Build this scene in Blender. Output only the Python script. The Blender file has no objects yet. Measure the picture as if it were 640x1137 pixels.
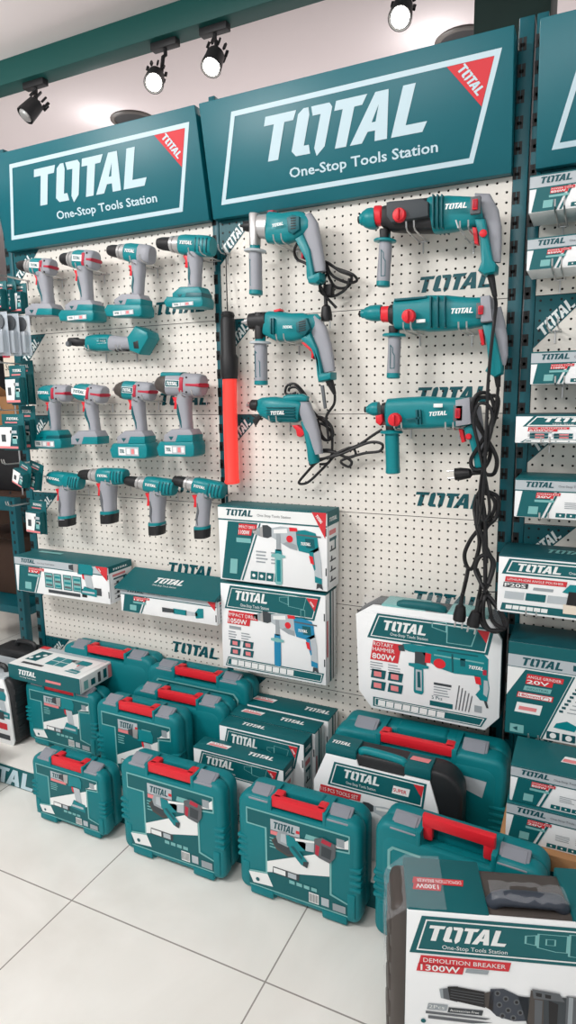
import bpy, bmesh, math, random
from mathutils import Vector, Matrix
from mathutils.geometry import tessellate_polygon
random.seed(7)
scene = bpy.context.scene
COL = scene.collection
# ------------------------------------------------------------------ camera
CAM = Vector((1.1164, -1.8377, 1.35)); FPX = 710.08
YAW, PIT, ROL = math.radians(25.6105), math.radians(10.0366), math.radians(-0.9007)
fwd = Vector((-math.sin(YAW)*math.cos(PIT), math.cos(YAW)*math.cos(PIT), -math.sin(PIT)))
rt = Vector((math.cos(YAW), math.sin(YAW), 0)); up = rt.cross(fwd)
RT = math.cos(ROL)*rt + math.sin(ROL)*up; UP = -math.sin(ROL)*rt + math.cos(ROL)*up
cd = bpy.data.cameras.new('camera'); cam = bpy.data.objects.new('camera', cd); COL.objects.link(cam)
cd.sensor_fit = 'VERTICAL'; cd.sensor_height = 36.0; cd.lens = FPX/1137*36.0; cd.clip_start = 0.02
m = Matrix((RT, UP, -fwd)).transposed().to_4x4(); m.translation = CAM; cam.matrix_world = m
scene.camera = cam
# ------------------------------------------------------------------ light and exposure
wd = bpy.data.worlds.new('shop_air'); scene.world = wd; wd.use_nodes = True
wd.node_tree.nodes['Background'].inputs[0].default_value = (0.95, 0.98, 1.0, 1)
wd.node_tree.nodes['Background'].inputs[1].default_value = 0.8
def area(name, loc, target, size, power, col=(1, 0.99, 0.98)):
    l = bpy.data.lights.new(name, 'AREA'); l.shape = 'RECTANGLE'; l.size, l.size_y = size; l.energy = power; l.color = col
    o = bpy.data.objects.new(name, l); COL.objects.link(o); o.location = loc
    o.rotation_euler = (Vector(target)-Vector(loc)).to_track_quat('-Z', 'Y').to_euler()
area('ceiling_panel_light', (-1.3, -2.3, 3.0), (0.1, 0, 1.0), (0.9, 0.9), 95)
area('ceiling_panel_light', (0.5, -2.6, 3.0), (0.5, -0.3, 0.6), (1.2, 0.6), 40)
area('ceiling_fill', (-0.8, 2.6, 1.9), (-0.8, 2.4, 3.0), (5.0, 1.6), 40, (1, .95, .95))  # unseen upward fill, added to brighten the ceiling behind the stands
area('ceiling_fill', (-2.3, -0.4, 2.4), (-2.2, -0.2, 3.0), (1.6, 1.0), 17, (.92, 1, .96))  # second added uplight without a fixture, lifts the ceiling at upper left
vs = scene.view_settings
scene.display_settings.display_device = 'sRGB'
vs.view_transform = 'Standard'; vs.look = 'None'; vs.gamma = 1.0; vs.exposure = -0.04; vs.use_curve_mapping = False
# ------------------------------------------------------------------ materials
def lin(c): return tuple((x/255/12.92 if x/255 <= 0.04045 else ((x/255+0.055)/1.055)**2.4) for x in c)
MATS = {}
def mat(name, rgb, rough=0.5, metal=0.0, noise=0.0, nscale=30, bump=0.0, emit=0.0, alpha=1.0, trans=0.0, coat=0.0):
    m = bpy.data.materials.new(name); m.use_nodes = True; nt = m.node_tree; b = nt.nodes['Principled BSDF']
    c = lin(rgb); b.inputs['Base Color'].default_value = (*c, 1); b.inputs['Roughness'].default_value = rough
    b.inputs['Metallic'].default_value = metal; b.inputs['Specular IOR Level'].default_value = 0.35
    if coat: b.inputs['Coat Weight'].default_value = coat; b.inputs['Coat Roughness'].default_value = 0.12
    if noise or bump:
        tc = nt.nodes.new('ShaderNodeTexCoord'); n = nt.nodes.new('ShaderNodeTexNoise'); n.inputs['Scale'].default_value = nscale
        n.inputs['Detail'].default_value = 4; nt.links.new(tc.outputs['Object'], n.inputs['Vector'])
        if noise:
            r = nt.nodes.new('ShaderNodeValToRGB')
            r.color_ramp.elements[0].position = 0.3; r.color_ramp.elements[1].position = 0.7
            r.color_ramp.elements[0].color = (*[x*(1-noise) for x in c], 1); r.color_ramp.elements[1].color = (*[min(1, x*(1+noise)) for x in c], 1)
            nt.links.new(n.outputs['Fac'], r.inputs['Fac']); nt.links.new(r.outputs['Color'], b.inputs['Base Color'])
        if bump:
            bp = nt.nodes.new('ShaderNodeBump'); bp.inputs['Strength'].default_value = bump; bp.inputs['Distance'].default_value = 0.002
            nt.links.new(n.outputs['Fac'], bp.inputs['Height']); nt.links.new(bp.outputs['Normal'], b.inputs['Normal'])
    if emit: b.inputs['Emission Color'].default_value = (*c, 1); b.inputs['Emission Strength'].default_value = emit
    if trans: b.inputs['Transmission Weight'].default_value = trans; b.inputs['IOR'].default_value = 1.25
    if alpha < 1: b.inputs['Alpha'].default_value = alpha
    MATS[name] = m; return m
mat('teal', (0, 118, 125), 0.5, bump=0.08, nscale=900)          # blow-moulded plastic
mat('tool', (0, 126, 133), 0.38)
mat('tooldark', (4, 86, 94), 0.4)
mat('sign', (3, 95, 106), 0.4)
mat('signwhite', (190, 212, 220), 0.4)
mat('rack', (2, 82, 92), 0.4, noise=0.06, nscale=8)
mat('beamgreen', (6, 70, 66), 0.55)
mat('pillar', (24, 44, 40), 0.6, noise=0.15, nscale=6)
mat('peg', (228, 223, 214), 0.5, noise=0.02, nscale=3)
mat('dark', (22, 24, 25), 0.6)
mat('pegprint', (2, 82, 90), 0.45)
mat('pegwhite', (226, 232, 230), 0.45)
mat('black', (30, 30, 32), 0.5)
mat('cord', (26, 26, 28), 0.45)
mat('grey', (150, 152, 159), 0.5)
mat('greycase', (134, 138, 146), 0.45)
mat('greydark', (92, 96, 100), 0.5)
mat('metal', (200, 200, 200), 0.28, metal=0.9)
mat('alu', (178, 177, 176), 0.35, metal=0.5)
mat('red', (216, 36, 48), 0.4)
mat('rubyred', (176, 40, 62), 0.45)
mat('redlite', (255, 66, 58), 0.3, emit=0.35)
mat('copper', (196, 150, 110), 0.4)
mat('white', (232, 234, 232), 0.55)
mat('paper', (236, 238, 238), 0.55, noise=0.015, nscale=10)
mat('card', (4, 91, 96), 0.5)
mat('carddark', (4, 76, 84), 0.5)
mat('cardlight', (120, 178, 176), 0.5)
mat('cardgrey', (178, 186, 190), 0.5)
mat('ink', (60, 66, 70), 0.6)
mat('inkgrey', (150, 158, 162), 0.6)
mat('tagred', (204, 48, 56), 0.5)
mat('tagpink', (222, 130, 132), 0.5)
mat('brown', (168, 124, 84), 0.8, noise=0.08, nscale=6)
mat('browndark', (64, 46, 36), 0.8, noise=0.1, nscale=6)  # brown darkened to carry the shade deep in the far rack
mat('orange', (226, 104, 36), 0.6)
mat('blackcase', (34, 36, 38), 0.42, bump=0.1, nscale=500)
mat('taupe', (74, 68, 64), 0.45)
mat('slate', (58, 64, 74), 0.4)
mat('lilac', (176, 178, 206), 0.35)
mat('lamp', (255, 250, 240), 0.3, emit=14)
mat('ceil', (232, 221, 221), 0.9)
mat('wall', (216, 214, 214), 0.9)
mat('plinthwhite', (222, 220, 214), 0.5)
mat('film', (235, 240, 245), 0.12, alpha=0.12)
mat('blister', (205, 214, 222), 0.15, alpha=0.5)
mat('blue', (30, 132, 172), 0.45)
mat('cream', (226, 214, 196), 0.6)
def floor_mat():
    m = bpy.data.materials.new('polished_tiles'); m.use_nodes = True; nt = m.node_tree; b = nt.nodes['Principled BSDF']
    g = nt.nodes.new('ShaderNodeNewGeometry'); mp = nt.nodes.new('ShaderNodeMapping'); nt.links.new(g.outputs['Position'], mp.inputs['Vector'])
    mp.inputs['Location'].default_value = (-0.495, 1.306, 0)
    br = nt.nodes.new('ShaderNodeTexBrick'); nt.links.new(mp.outputs['Vector'], br.inputs['Vector'])
    br.offset = 0; br.inputs['Scale'].default_value = 1.0; br.inputs['Brick Width'].default_value = 0.6; br.inputs['Row Height'].default_value = 0.6
    br.inputs['Mortar Size'].default_value = 0.0022; br.inputs['Mortar Smooth'].default_value = 0.2
    n = nt.nodes.new('ShaderNodeTexNoise'); n.inputs['Scale'].default_value = 2.2; n.inputs['Detail'].default_value = 6; n.inputs['Distortion'].default_value = 1.2
    nt.links.new(g.outputs['Position'], n.inputs['Vector'])
    r = nt.nodes.new('ShaderNodeValToRGB'); nt.links.new(n.outputs['Fac'], r.inputs['Fac'])
    r.color_ramp.elements[0].position = 0.3; r.color_ramp.elements[0].color = (*lin((226, 224, 217)), 1)
    r.color_ramp.elements[1].position = 0.65; r.color_ramp.elements[1].color = (*lin((238, 237, 231)), 1)
    nt.links.new(r.outputs['Color'], br.inputs['Color1']); nt.links.new(r.outputs['Color'], br.inputs['Color2'])
    br.inputs['Mortar'].default_value = (*lin((150, 146, 140)), 1)
    nt.links.new(br.outputs['Color'], b.inputs['Base Color'])
    b.inputs['Roughness'].default_value = 0.16; b.inputs['Specular IOR Level'].default_value = 0.5
    MATS['floor'] = m
floor_mat()
# ------------------------------------------------------------------ helpers
def at(px, py, Y=None, Z=None):                     # photograph measurement + a known plane -> place in the shop
    d = RT*((px-320)/FPX) - UP*((py-568.5)/FPX) + fwd
    t = (Y-CAM.y)/d.y if Y is not None else (Z-CAM.z)/d.z
    return CAM + d*t
def worldloc(o):
    p = Vector((0, 0, 0))
    while o is not None: p += o.location; o = o.parent
    return p
class MB:
    def __init__(s): s.v = []; s.f = []; s.m = []
    def add(s, vs, fs, mt, M=None):
        o = len(s.v); s.v += [tuple(M @ Vector(v)) if M is not None else tuple(v) for v in vs]
        s.f += [tuple(i+o for i in f) for f in fs]; s.m += [mt]*len(fs); return s
    def frombm(s, bm, mt, M=None):
        bm.verts.index_update(); s.add([v.co.copy() for v in bm.verts], [[v.index for v in f.verts] for f in bm.faces], mt, M); bm.free(); return s
    def box(s, a, b, mt, bev=0.0, seg=2, M=None):
        bm = bmesh.new(); bmesh.ops.create_cube(bm, size=1.0)
        for v in bm.verts: v.co = Vector([a[i] if v.co[i] < 0 else b[i] for i in range(3)])
        if bev: bmesh.ops.bevel(bm, geom=bm.edges[:], offset=bev, segments=seg, affect='EDGES', profile=0.5, clamp_overlap=True)
        return s.frombm(bm, mt, M)
    def prism(s, pts, y0, y1, mt, bev=0.0, seg=2, M=None, vbev=0.0):   # outline in XZ, pushed through Y
        bm = bmesh.new(); vs = [bm.verts.new((x, y0, z)) for x, z in pts]; fc = bm.faces.new(vs)
        r = bmesh.ops.extrude_face_region(bm, geom=[fc]); nv = [g for g in r['geom'] if isinstance(g, bmesh.types.BMVert)]
        for v in nv: v.co.y = y1
        bmesh.ops.recalc_face_normals(bm, faces=bm.faces[:])
        if vbev: bmesh.ops.bevel(bm, geom=[e for e in bm.edges if abs(e.verts[0].co.y-e.verts[1].co.y) > 1e-6], offset=vbev, segments=2, affect='EDGES', profile=0.5, clamp_overlap=True)
        if bev:
            es = [e for e in bm.edges if abs(e.verts[0].co.y-e.verts[1].co.y) < 1e-6]
            bmesh.ops.bevel(bm, geom=es, offset=bev, segments=seg, affect='EDGES', profile=0.5, clamp_overlap=True)
        return s.frombm(bm, mt, M)
    def rings(s, rs, mt, cap=True):
        n = len(rs[0]); vs = [p for r in rs for p in r]; fs = []
        for k in range(len(rs)-1):
            for i in range(n): j = (i+1) % n; fs.append((k*n+i, k*n+j, (k+1)*n+j, (k+1)*n+i))
        if cap: fs.append(tuple(range(n-1, -1, -1))); fs.append(tuple((len(rs)-1)*n+i for i in range(n)))
        return s.add(vs, fs, mt)
    def loft(s, secs, mt, e=2.4, n=20):              # secs: (centre, half-width vector in XZ, half depth in Y)
        rs = []
        for c, w, d in secs:
            r = []
            for i in range(n):
                a = 2*math.pi*i/n; ca, sa = math.cos(a), math.sin(a)
                p = abs(ca)**(2/e)*(1 if ca >= 0 else -1); q = abs(sa)**(2/e)*(1 if sa >= 0 else -1)
                r.append(Vector(c)+Vector(w)*p+Vector((0, -1, 0))*d*q)
            rs.append(r)
        return s.rings(rs, mt)
    def tube(s, pts, rad, mt, n=8, smooth=0, closed=False):
        pts = [Vector(p) for p in pts]
        if smooth:
            q = []; N = len(pts)
            for i in range(N-1):
                p0, p1, p2, p3 = pts[max(i-1, 0)], pts[i], pts[i+1], pts[min(i+2, N-1)]
                for k in range(smooth):
                    t = k/smooth; q.append(0.5*((2*p1)+(p2-p0)*t+(2*p0-5*p1+4*p2-p3)*t*t+(3*p1-p0-3*p2+p3)*t**3))
            pts = q+[pts[-1]]
        rs = []; nrm = None
        for i, p in enumerate(pts):
            t = (pts[min(i+1, len(pts)-1)]-pts[max(i-1, 0)])
            if t.length < 1e-9: t = Vector((0, 0, 1))
            t.normalize()
            if nrm is None: nrm = t.orthogonal().normalized()
            nrm = nrm-t*nrm.dot(t)
            nrm = nrm.normalized() if nrm.length > 1e-6 else t.orthogonal().normalized()
            b = t.cross(nrm); R = rad[i] if isinstance(rad, (list, tuple)) else rad
            rs.append([p+(nrm*math.cos(2*math.pi*k/n)+b*math.sin(2*math.pi*k/n))*R for k in range(n)])
        return s.rings(rs, mt)
    def lathe(s, prof, origin, axis, mt, n=20):      # prof: (distance along axis, radius)
        a = Vector(axis).normalized(); u = a.orthogonal().normalized(); w = a.cross(u); o = Vector(origin)
        rs = [[o+a*h+(u*math.cos(2*math.pi*i/n)+w*math.sin(2*math.pi*i/n))*max(r, 1e-4) for i in range(n)] for h, r in prof]
        return s.rings(rs, mt)
    def art(s, art, O, U, V, lift=0.0005, step=0.00035):
        O, U, V = Vector(O), Vector(U).normalized(), Vector(V).normalized(); N = U.cross(V)
        for tris, mt, layer in art.items:
            vs = []; fs = []
            for t in tris:
                k = len(vs); vs += [O+U*p[0]+V*p[1]+N*(lift+step*layer) for p in t]
                a, b, c = t; ar = (b[0]-a[0])*(c[1]-a[1])-(b[1]-a[1])*(c[0]-a[0])
                fs.append((k, k+1, k+2) if ar > 0 else (k, k+2, k+1))
            s.add(vs, fs, mt)
        return s
    def build(s, name, parent=None, local=False, angle=38, loc=None):
        me = bpy.data.meshes.new(name); off = Vector((0, 0, 0)) if local else worldloc(parent) if parent else Vector(loc or (0, 0, 0))
        me.from_pydata([Vector(v)-off for v in s.v], [], s.f)
        names = []
        for x in s.m:
            if x not in names: names.append(x)
        for x in names: me.materials.append(MATS[x])
        for p, x in zip(me.polygons, s.m): p.material_index = names.index(x); p.use_smooth = True
        me.validate(); me.set_sharp_from_angle(angle=math.radians(angle))
        o = bpy.data.objects.new(name, me); COL.objects.link(o)
        if parent is not None: o.parent = parent
        elif not local: o.location = off
        return o
def tag(o, label=None, cat=None, group=None, kind=None):
    if label: o['label'] = label
    if cat: o['category'] = cat
    if group: o['group'] = group
    if kind: o['kind'] = kind
    return o
def thing(name, label, cat, loc=(0, 0, 0), rz=0.0, group=None):
    o = bpy.data.objects.new(name, None); COL.objects.link(o); o.empty_display_size = 0.05
    o.location = loc; o.rotation_euler = (0, 0, rz); return tag(o, label, cat, group)
# ------------------------------------------------------------------ flat print: letters, marks and pictures
TXT = {}
def text_tris(t, bold):
    k = (t, bold)
    if k not in TXT:
        c = bpy.data.curves.new('lettering', 'FONT'); c.body = t; c.size = 1.0; c.resolution_u = 2; c.offset = 0.018 if bold else 0.0
        o = bpy.data.objects.new('lettering', c); COL.objects.link(o)
        dg = bpy.context.evaluated_depsgraph_get(); ev = o.evaluated_get(dg); me = ev.to_mesh(); me.calc_loop_triangles()
        tr = [[(me.vertices[i].co.x, me.vertices[i].co.y) for i in l.vertices] for l in me.loop_triangles]
        ev.to_mesh_clear(); bpy.data.objects.remove(o); bpy.data.curves.remove(c)
        xs = [p[0] for q in tr for p in q]; x0, x1 = min(xs), max(xs)
        TXT[k] = ([[(p[0]-x0, p[1]) for p in q] for q in tr], x1-x0)
    return TXT[k]
def tess(loops):
    L = [[Vector((p[0], p[1], 0)) for p in l] for l in loops]; flat = [p for l in loops for p in l]
    return [[flat[i] for i in t] for t in tessellate_polygon(L)]
LOGO = [[[(0, 1), (.70, 1), (.67, .8), (.47, .8), (.47, 0), (.23, 0), (.23, .8), (0, .8)]],
        [[(.76, .12), (.76, .9), (.86, 1), (.97, 1), (1.02, .84), (1.02, .2), (1.13, .2), (1.2, 0), (.88, 0)]],
        [[(1.03, 1), (1.42, 1), (1.5, .9), (1.5, .1), (1.36, -.08), (1.27, .1), (1.27, .8), (1.1, .8)]],
        [[(1.56, 1), (2.2, 1), (2.14, .8), (1.98, .8), (1.98, 0), (1.74, 0), (1.74, .8), (1.56, .8)]],
        [[(2.06, 0), (2.36, 1), (2.62, 1), (2.82, 0), (2.57, 0), (2.53, .22), (2.38, .22), (2.31, 0)], [(2.42, .4), (2.5, .4), (2.485, .74)]],
        [[(2.9, 0), (2.9, 1), (3.14, 1), (3.14, .2), (3.55, .2), (3.51, 0)]]]
class Art:
    def __init__(s, items=None, xf=None): s.items = [] if items is None else items; s.xf = xf or (lambda p: p)
    def sub(s, x, y, sx, sy=None, rot=0.0, mirror=False):
        sy = sx if sy is None else sy; c, n = math.cos(rot), math.sin(rot); f = s.xf; mx = -1 if mirror else 1
        return Art(s.items, lambda p: f((x+c*p[0]*sx*mx-n*p[1]*sy, y+n*p[0]*sx*mx+c*p[1]*sy)))
    def tris(s, tr, mt, layer): s.items.append(([[s.xf(p) for p in t] for t in tr], mt, layer)); return s
    def poly(s, pts, mt, layer=1, holes=()): return s.tris(tess([pts, *holes]), mt, layer)
    def rect(s, x0, y0, x1, y1, mt, layer=1, sh=0.0):
        k = sh*(y1-y0); return s.tris([[(x0, y0), (x1, y0), (x1+k, y1)], [(x0, y0), (x1+k, y1), (x0+k, y1)]], mt, layer)
    def disc(s, x, y, r, mt, layer=1, n=16): return s.poly([(x+r*math.cos(2*math.pi*i/n), y+r*math.sin(2*math.pi*i/n)) for i in range(n)], mt, layer)
    def ring(s, pts, t, mt, layer=1):                # outline frame drawn as a band
        cx = sum(p[0] for p in pts)/len(pts); cy = sum(p[1] for p in pts)/len(pts); n = len(pts); inn = []
        for i in range(n):
            a, b, c = Vector(pts[i-1]), Vector(pts[i]), Vector(pts[(i+1) % n]); d1 = (b-a).normalized(); d2 = (c-b).normalized()
            n1 = Vector((-d1.y, d1.x)); n2 = Vector((-d2.y, d2.x)); bis = (n1+n2); bis = bis/max(bis.dot(n1), .25)
            inn.append(b+bis*t)
        ar = sum(pts[i-1][0]*pts[i][1]-pts[i][0]*pts[i-1][1] for i in range(n))
        if ar < 0: return s.ring(pts[::-1], t, mt, layer)
        tr = []
        for i in range(n):
            j = (i+1) % n; tr += [[pts[i], pts[j], inn[j]], [pts[i], inn[j], inn[i]]]
        return s.tris(tr, mt, layer)
    def logo(s, x, y, h, mt, layer=2, w=None, sh=0.2):
        W = 3.55+sh; kx = (w/W) if w else h
        for loops in LOGO: s.tris([[(x+(p[0]+sh*p[1])*kx, y+p[1]*h) for p in t] for t in tess(loops)], mt, layer)
        return s
    def text(s, t, x, y, h, mt, layer=2, w=None, bold=False, sh=0.0, align='l'):
        tr, tw = text_tris(t, bold); sy = h/0.7; sx = (w/tw) if w else sy
        ox = x-(tw*sx if align == 'r' else tw*sx/2 if align == 'c' else 0)
        return s.tris([[(ox+(p[0]+sh*p[1])*sx, y+p[1]*sy) for p in q] for q in tr], mt, layer)
    def lines(s, x, y, w, n, pitch, mt='inkgrey', layer=2, t=0.4):
        for i in range(n): s.rect(x, y-i*pitch, x+w*random.uniform(.7, 1), y-i*pitch+pitch*t, mt, layer)
        return s
    # pictures of tools, unit width, nose to the left, y up
    def px(s, x0, y1, W, pts, mt, layer): return s.poly([((x-x0)/W, (y1-y)/W) for x, y in pts], mt, layer)
    def pic_drill(s, layer=3, side=True, body='tool', nose='alu'):
        P = lambda pts, m, l=0: s.px(200, 415, 320, pts, m, layer+l)
        P([(200, 188), (222, 182), (250, 170), (250, 216), (224, 210), (202, 202)], nose); P([(222, 180), (236, 176), (236, 212), (222, 209)], 'inkgrey', 1)
        P([(248, 165), (272, 164), (290, 174), (290, 210), (272, 218), (250, 216)], 'ink', 1)
        P([(286, 176), (330, 165), (400, 168), (406, 260), (372, 254), (336, 236), (290, 212)], 'cardgrey'); P([(300, 180), (360, 172), (362, 190), (300, 196)], 'white', 1); P([(340, 236), (372, 252), (404, 258), (402, 236), (360, 226)], 'inkgrey', 1)
        P([(370, 166), (404, 166), (408, 180), (372, 182)], 'red', 2); s.disc((372-200)/320, (415-214)/320, .046, 'red', layer+2)
        P([(400, 178), (440, 172), (486, 182), (494, 200), (500, 250), (470, 268), (412, 260), (404, 230)], body, 1); P([(440, 206), (480, 206), (484, 246), (446, 244)], 'tooldark', 2); P([(404, 190), (510, 193), (510, 199), (404, 196)], 'greydark', 3)
        P([(456, 262), (500, 236), (510, 300), (513, 386), (482, 384), (480, 330)], 'cardgrey', 1); P([(482, 358), (513, 366), (513, 388), (482, 384)], body, 2); P([(456, 262), (476, 258), (486, 330), (480, 336)], body, 2)
        P([(457, 276), (474, 278), (480, 312), (464, 306)], 'red', 3); P([(490, 388), (512, 388), (517, 412), (500, 404), (488, 412)], 'ink')
        s.logo((420-200)/320, (415-235)/320, .04, 'white', layer+4)
        if side:
            P([(312, 196), (330, 196), (331, 268), (311, 268)], 'inkgrey', 3); P([(306, 262), (334, 262), (336, 284), (304, 284)], body, 3); P([(288, 284), (320, 278), (352, 286), (352, 294), (320, 300), (288, 294)], 'cardlight', 4)
            P([(304, 298), (336, 298), (336, 404), (330, 412), (308, 412), (303, 404)], 'cardlight' if body == 'tool' else body, 3); P([(311, 306), (329, 306), (329, 398), (311, 398)], body, 4)
        return s
    def pic_hammer(s, layer=3):
        P = lambda pts, m, l=0: s.px(200, 460, 320, pts, m, layer+l)
        P([(200, 250), (220, 240), (226, 270), (204, 272)], 'ink', 1); P([(216, 238), (250, 233), (300, 236), (302, 272), (240, 268), (222, 262)], 'tool'); P([(262, 264), (300, 262), (304, 320), (262, 322)], 'ink', 1); P([(300, 262), (320, 264), (318, 304), (298, 306)], 'red', 2)
        P([(270, 236), (340, 228), (500, 232), (514, 250), (514, 326), (400, 332), (340, 318), (312, 296), (290, 266)], 'tool', 1); P([(390, 250), (396, 250), (400, 326), (394, 328)], 'tooldark', 2); P([(420, 262), (438, 262), (438, 296), (422, 296)], 'tooldark', 2)
        P([(330, 262), (500, 266), (500, 272), (330, 268)], 'cardlight', 2); P([(340, 240), (480, 240), (480, 246), (340, 246)], 'tooldark', 2); s.disc((350-200)/320, (460-300)/320, .066, 'red', layer+3)
        P([(468, 326), (514, 326), (521, 370), (516, 428), (492, 428), (476, 408), (490, 382), (484, 350)], 'tool', 1); P([(502, 340), (514, 340), (519, 372), (514, 410), (502, 400)], 'cardgrey', 2); P([(470, 330), (490, 330), (494, 362), (476, 360)], 'red', 3); P([(504, 428), (513, 426), (521, 456), (514, 458)], 'ink')
        P([(496, 296), (510, 296), (510, 318), (498, 318)], 'rubyred', 3); s.logo((448-200)/320, (460-300)/320, .045, 'white', layer+4)
        P([(240, 318), (276, 314), (312, 320), (312, 330), (276, 338), (240, 330)], 'tool', 2); P([(260, 334), (293, 336), (296, 440), (290, 450), (264, 448), (260, 438)], 'tool', 1); P([(266, 342), (288, 342), (290, 434), (268, 434)], 'cardgrey', 2); P([(272, 350), (282, 350), (286, 420), (274, 420)], 'tooldark', 3)
        return s
    def pic_breaker(s, layer=3):
        P = lambda pts, m, l=0: s.px(178, 600, 462, pts, m, layer+l)
        P([(178, 468), (240, 452), (240, 506), (186, 497)], 'greydark'); P([(178, 468), (190, 465), (193, 498), (184, 497)], 'inkgrey', 1)
        P([(205, 456), (230, 453), (330, 462), (334, 516), (215, 500)], 'black', 1)
        for k in range(4): P([(216, 463+k*9), (328, 470+k*10), (328, 472+k*10), (216, 465+k*9)], 'greydark', 2)
        P([(328, 466), (360, 455), (360, 526), (332, 512)], 'taupe', 1)
        P([(348, 450), (392, 446), (440, 464), (474, 468), (480, 546), (430, 552), (372, 540), (344, 515)], 'slate', 1)
        for x, y in ((372, 462), (400, 478), (380, 500), (410, 516), (436, 486), (392, 536), (428, 540), (450, 520)): s.disc((x-178)/462, (600-y)/462, .022, 'greydark', layer+2, 10); s.disc((x-178)/462, (600-y)/462, .012, 'black', layer+3, 8)
        P([(440, 468), (600, 456), (640, 460), (640, 580), (560, 580), (474, 556)], 'ink', 1); P([(540, 470), (572, 480), (572, 560), (546, 560)], 'black', 2)
        P([(480, 440), (522, 442), (526, 520), (530, 602), (470, 602), (476, 520)], 'taupe', 3); P([(494, 470), (520, 472), (522, 600), (500, 600)], 'greydark', 4)
        P([(484, 436), (574, 444), (592, 470), (490, 466)], 'greydark', 4); P([(496, 446), (516, 448), (516, 460), (498, 458)], 'black', 5); P([(526, 449), (546, 451), (546, 463), (528, 461)], 'black', 5)
        P([(596, 450), (644, 452), (648, 602), (600, 602)], 'greydark', 3); P([(604, 452), (618, 453), (622, 602), (606, 602)], 'inkgrey', 4)
        return s
    def pic_cordless(s, layer=3):
        s.poly([(0, .82), (.16, .78), (.16, .98), (0, .94)], 'ink', layer).poly([(.16, .76), (.34, .74), (.34, 1), (.16, .98)], 'alu', layer)
        s.poly([(.3, .7), (.8, .7), (.84, .9), (.78, 1.02), (.34, 1.02)], 'tool', layer).poly([(.5, .72), (.74, .72), (.8, .3), (.58, .3)], 'cardgrey', layer)
        s.poly([(.44, .72), (.5, .72), (.52, .54), (.46, .58)], 'red', layer).poly([(.36, .1), (.9, .06), (.92, .28), (.5, .34)], 'tool', layer).rect(.42, .14, .84, .2, 'cardgrey', layer+1)
        return s
    def pic_grinder(s, layer=3):
        P = lambda pts, m, l=0: s.px(190, 480, 200, pts, m, layer+l)
        P([(190, 396), (206, 380), (250, 396), (264, 428), (244, 438), (206, 424)], 'taupe'); P([(196, 398), (208, 388), (244, 402), (254, 424), (240, 430), (208, 416)], 'ink', 1)
        P([(214, 356), (238, 350), (256, 372), (244, 404), (212, 398), (206, 378)], 'inkgrey', 2); P([(222, 362), (236, 360), (240, 394), (220, 390)], 'cardgrey', 3)
        P([(238, 360), (270, 362), (300, 370), (298, 398), (262, 410), (240, 398)], 'tool', 3)
        P([(262, 364), (330, 352), (342, 366), (338, 390), (300, 396), (286, 388)], 'cardgrey', 3); P([(266, 362), (326, 354), (326, 360), (268, 372)], 'white', 4)
        P([(326, 344), (350, 332), (390, 344), (388, 388), (372, 414), (340, 406), (324, 396)], 'greydark', 4); P([(350, 336), (378, 342), (374, 356), (346, 350)], 'rubyred', 5); P([(330, 362), (342, 366), (338, 400), (328, 396)], 'rubyred', 5); P([(348, 360), (378, 366), (374, 400), (346, 396)], 'ink', 5)
        P([(246, 394), (264, 388), (308, 436), (302, 456), (284, 450), (250, 412)], 'tool', 4); P([(252, 396), (262, 392), (290, 424), (286, 432)], 'tooldark', 5); P([(292, 436), (308, 432), (304, 454), (290, 452)], 'ink', 5)
        return s
    def pic_ratchet(s, layer=3):
        s.poly([(0, .3), (.3, .36), (.3, .64), (0, .66)], 'ink', layer).poly([(.28, .3), (.6, .3), (.6, .7), (.28, .7)], 'tool', layer).poly([(.58, .34), (.86, .38), (.86, .62), (.58, .66)], 'cardgrey', layer)
        s.poly([(.82, .2), (1, .3), (1, 1), (.88, .96), (.8, .6)], 'tool', layer); return s
# ------------------------------------------------------------------ the shop itself
CZ = 3.07
tag(MB().box((-7, -5, -0.1), (5, 6, 0), 'floor').build('floor', loc=(0, 0, 0)), kind='structure')
tag(MB().box((-7, -5, CZ), (5, 6, CZ+0.1), 'ceil').build('ceiling', loc=(0, 0, CZ)), kind='structure')
tag(MB().box((-7, 6, 0), (5, 6.1, CZ), 'wall').build('wall_back', loc=(0, 6, 0)), kind='structure')
tag(MB().box((-7.1, -5, 0), (-7, 6, CZ), 'wall').build('wall_left', loc=(-7, 0, 0)), kind='structure')
tag(MB().box((-7, 0.8, 2.955), (5, 0.9, CZ), 'beamgreen', 0.004).build('trim_1', loc=(0, 0.8, 2.955)), kind='structure')
tag(MB().box((0.592, 1.0, 0), (0.874, 1.28, CZ), 'pillar', 0.006).build('trim_2', loc=(0.73, 1.0, 0)), kind='structure')

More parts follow.
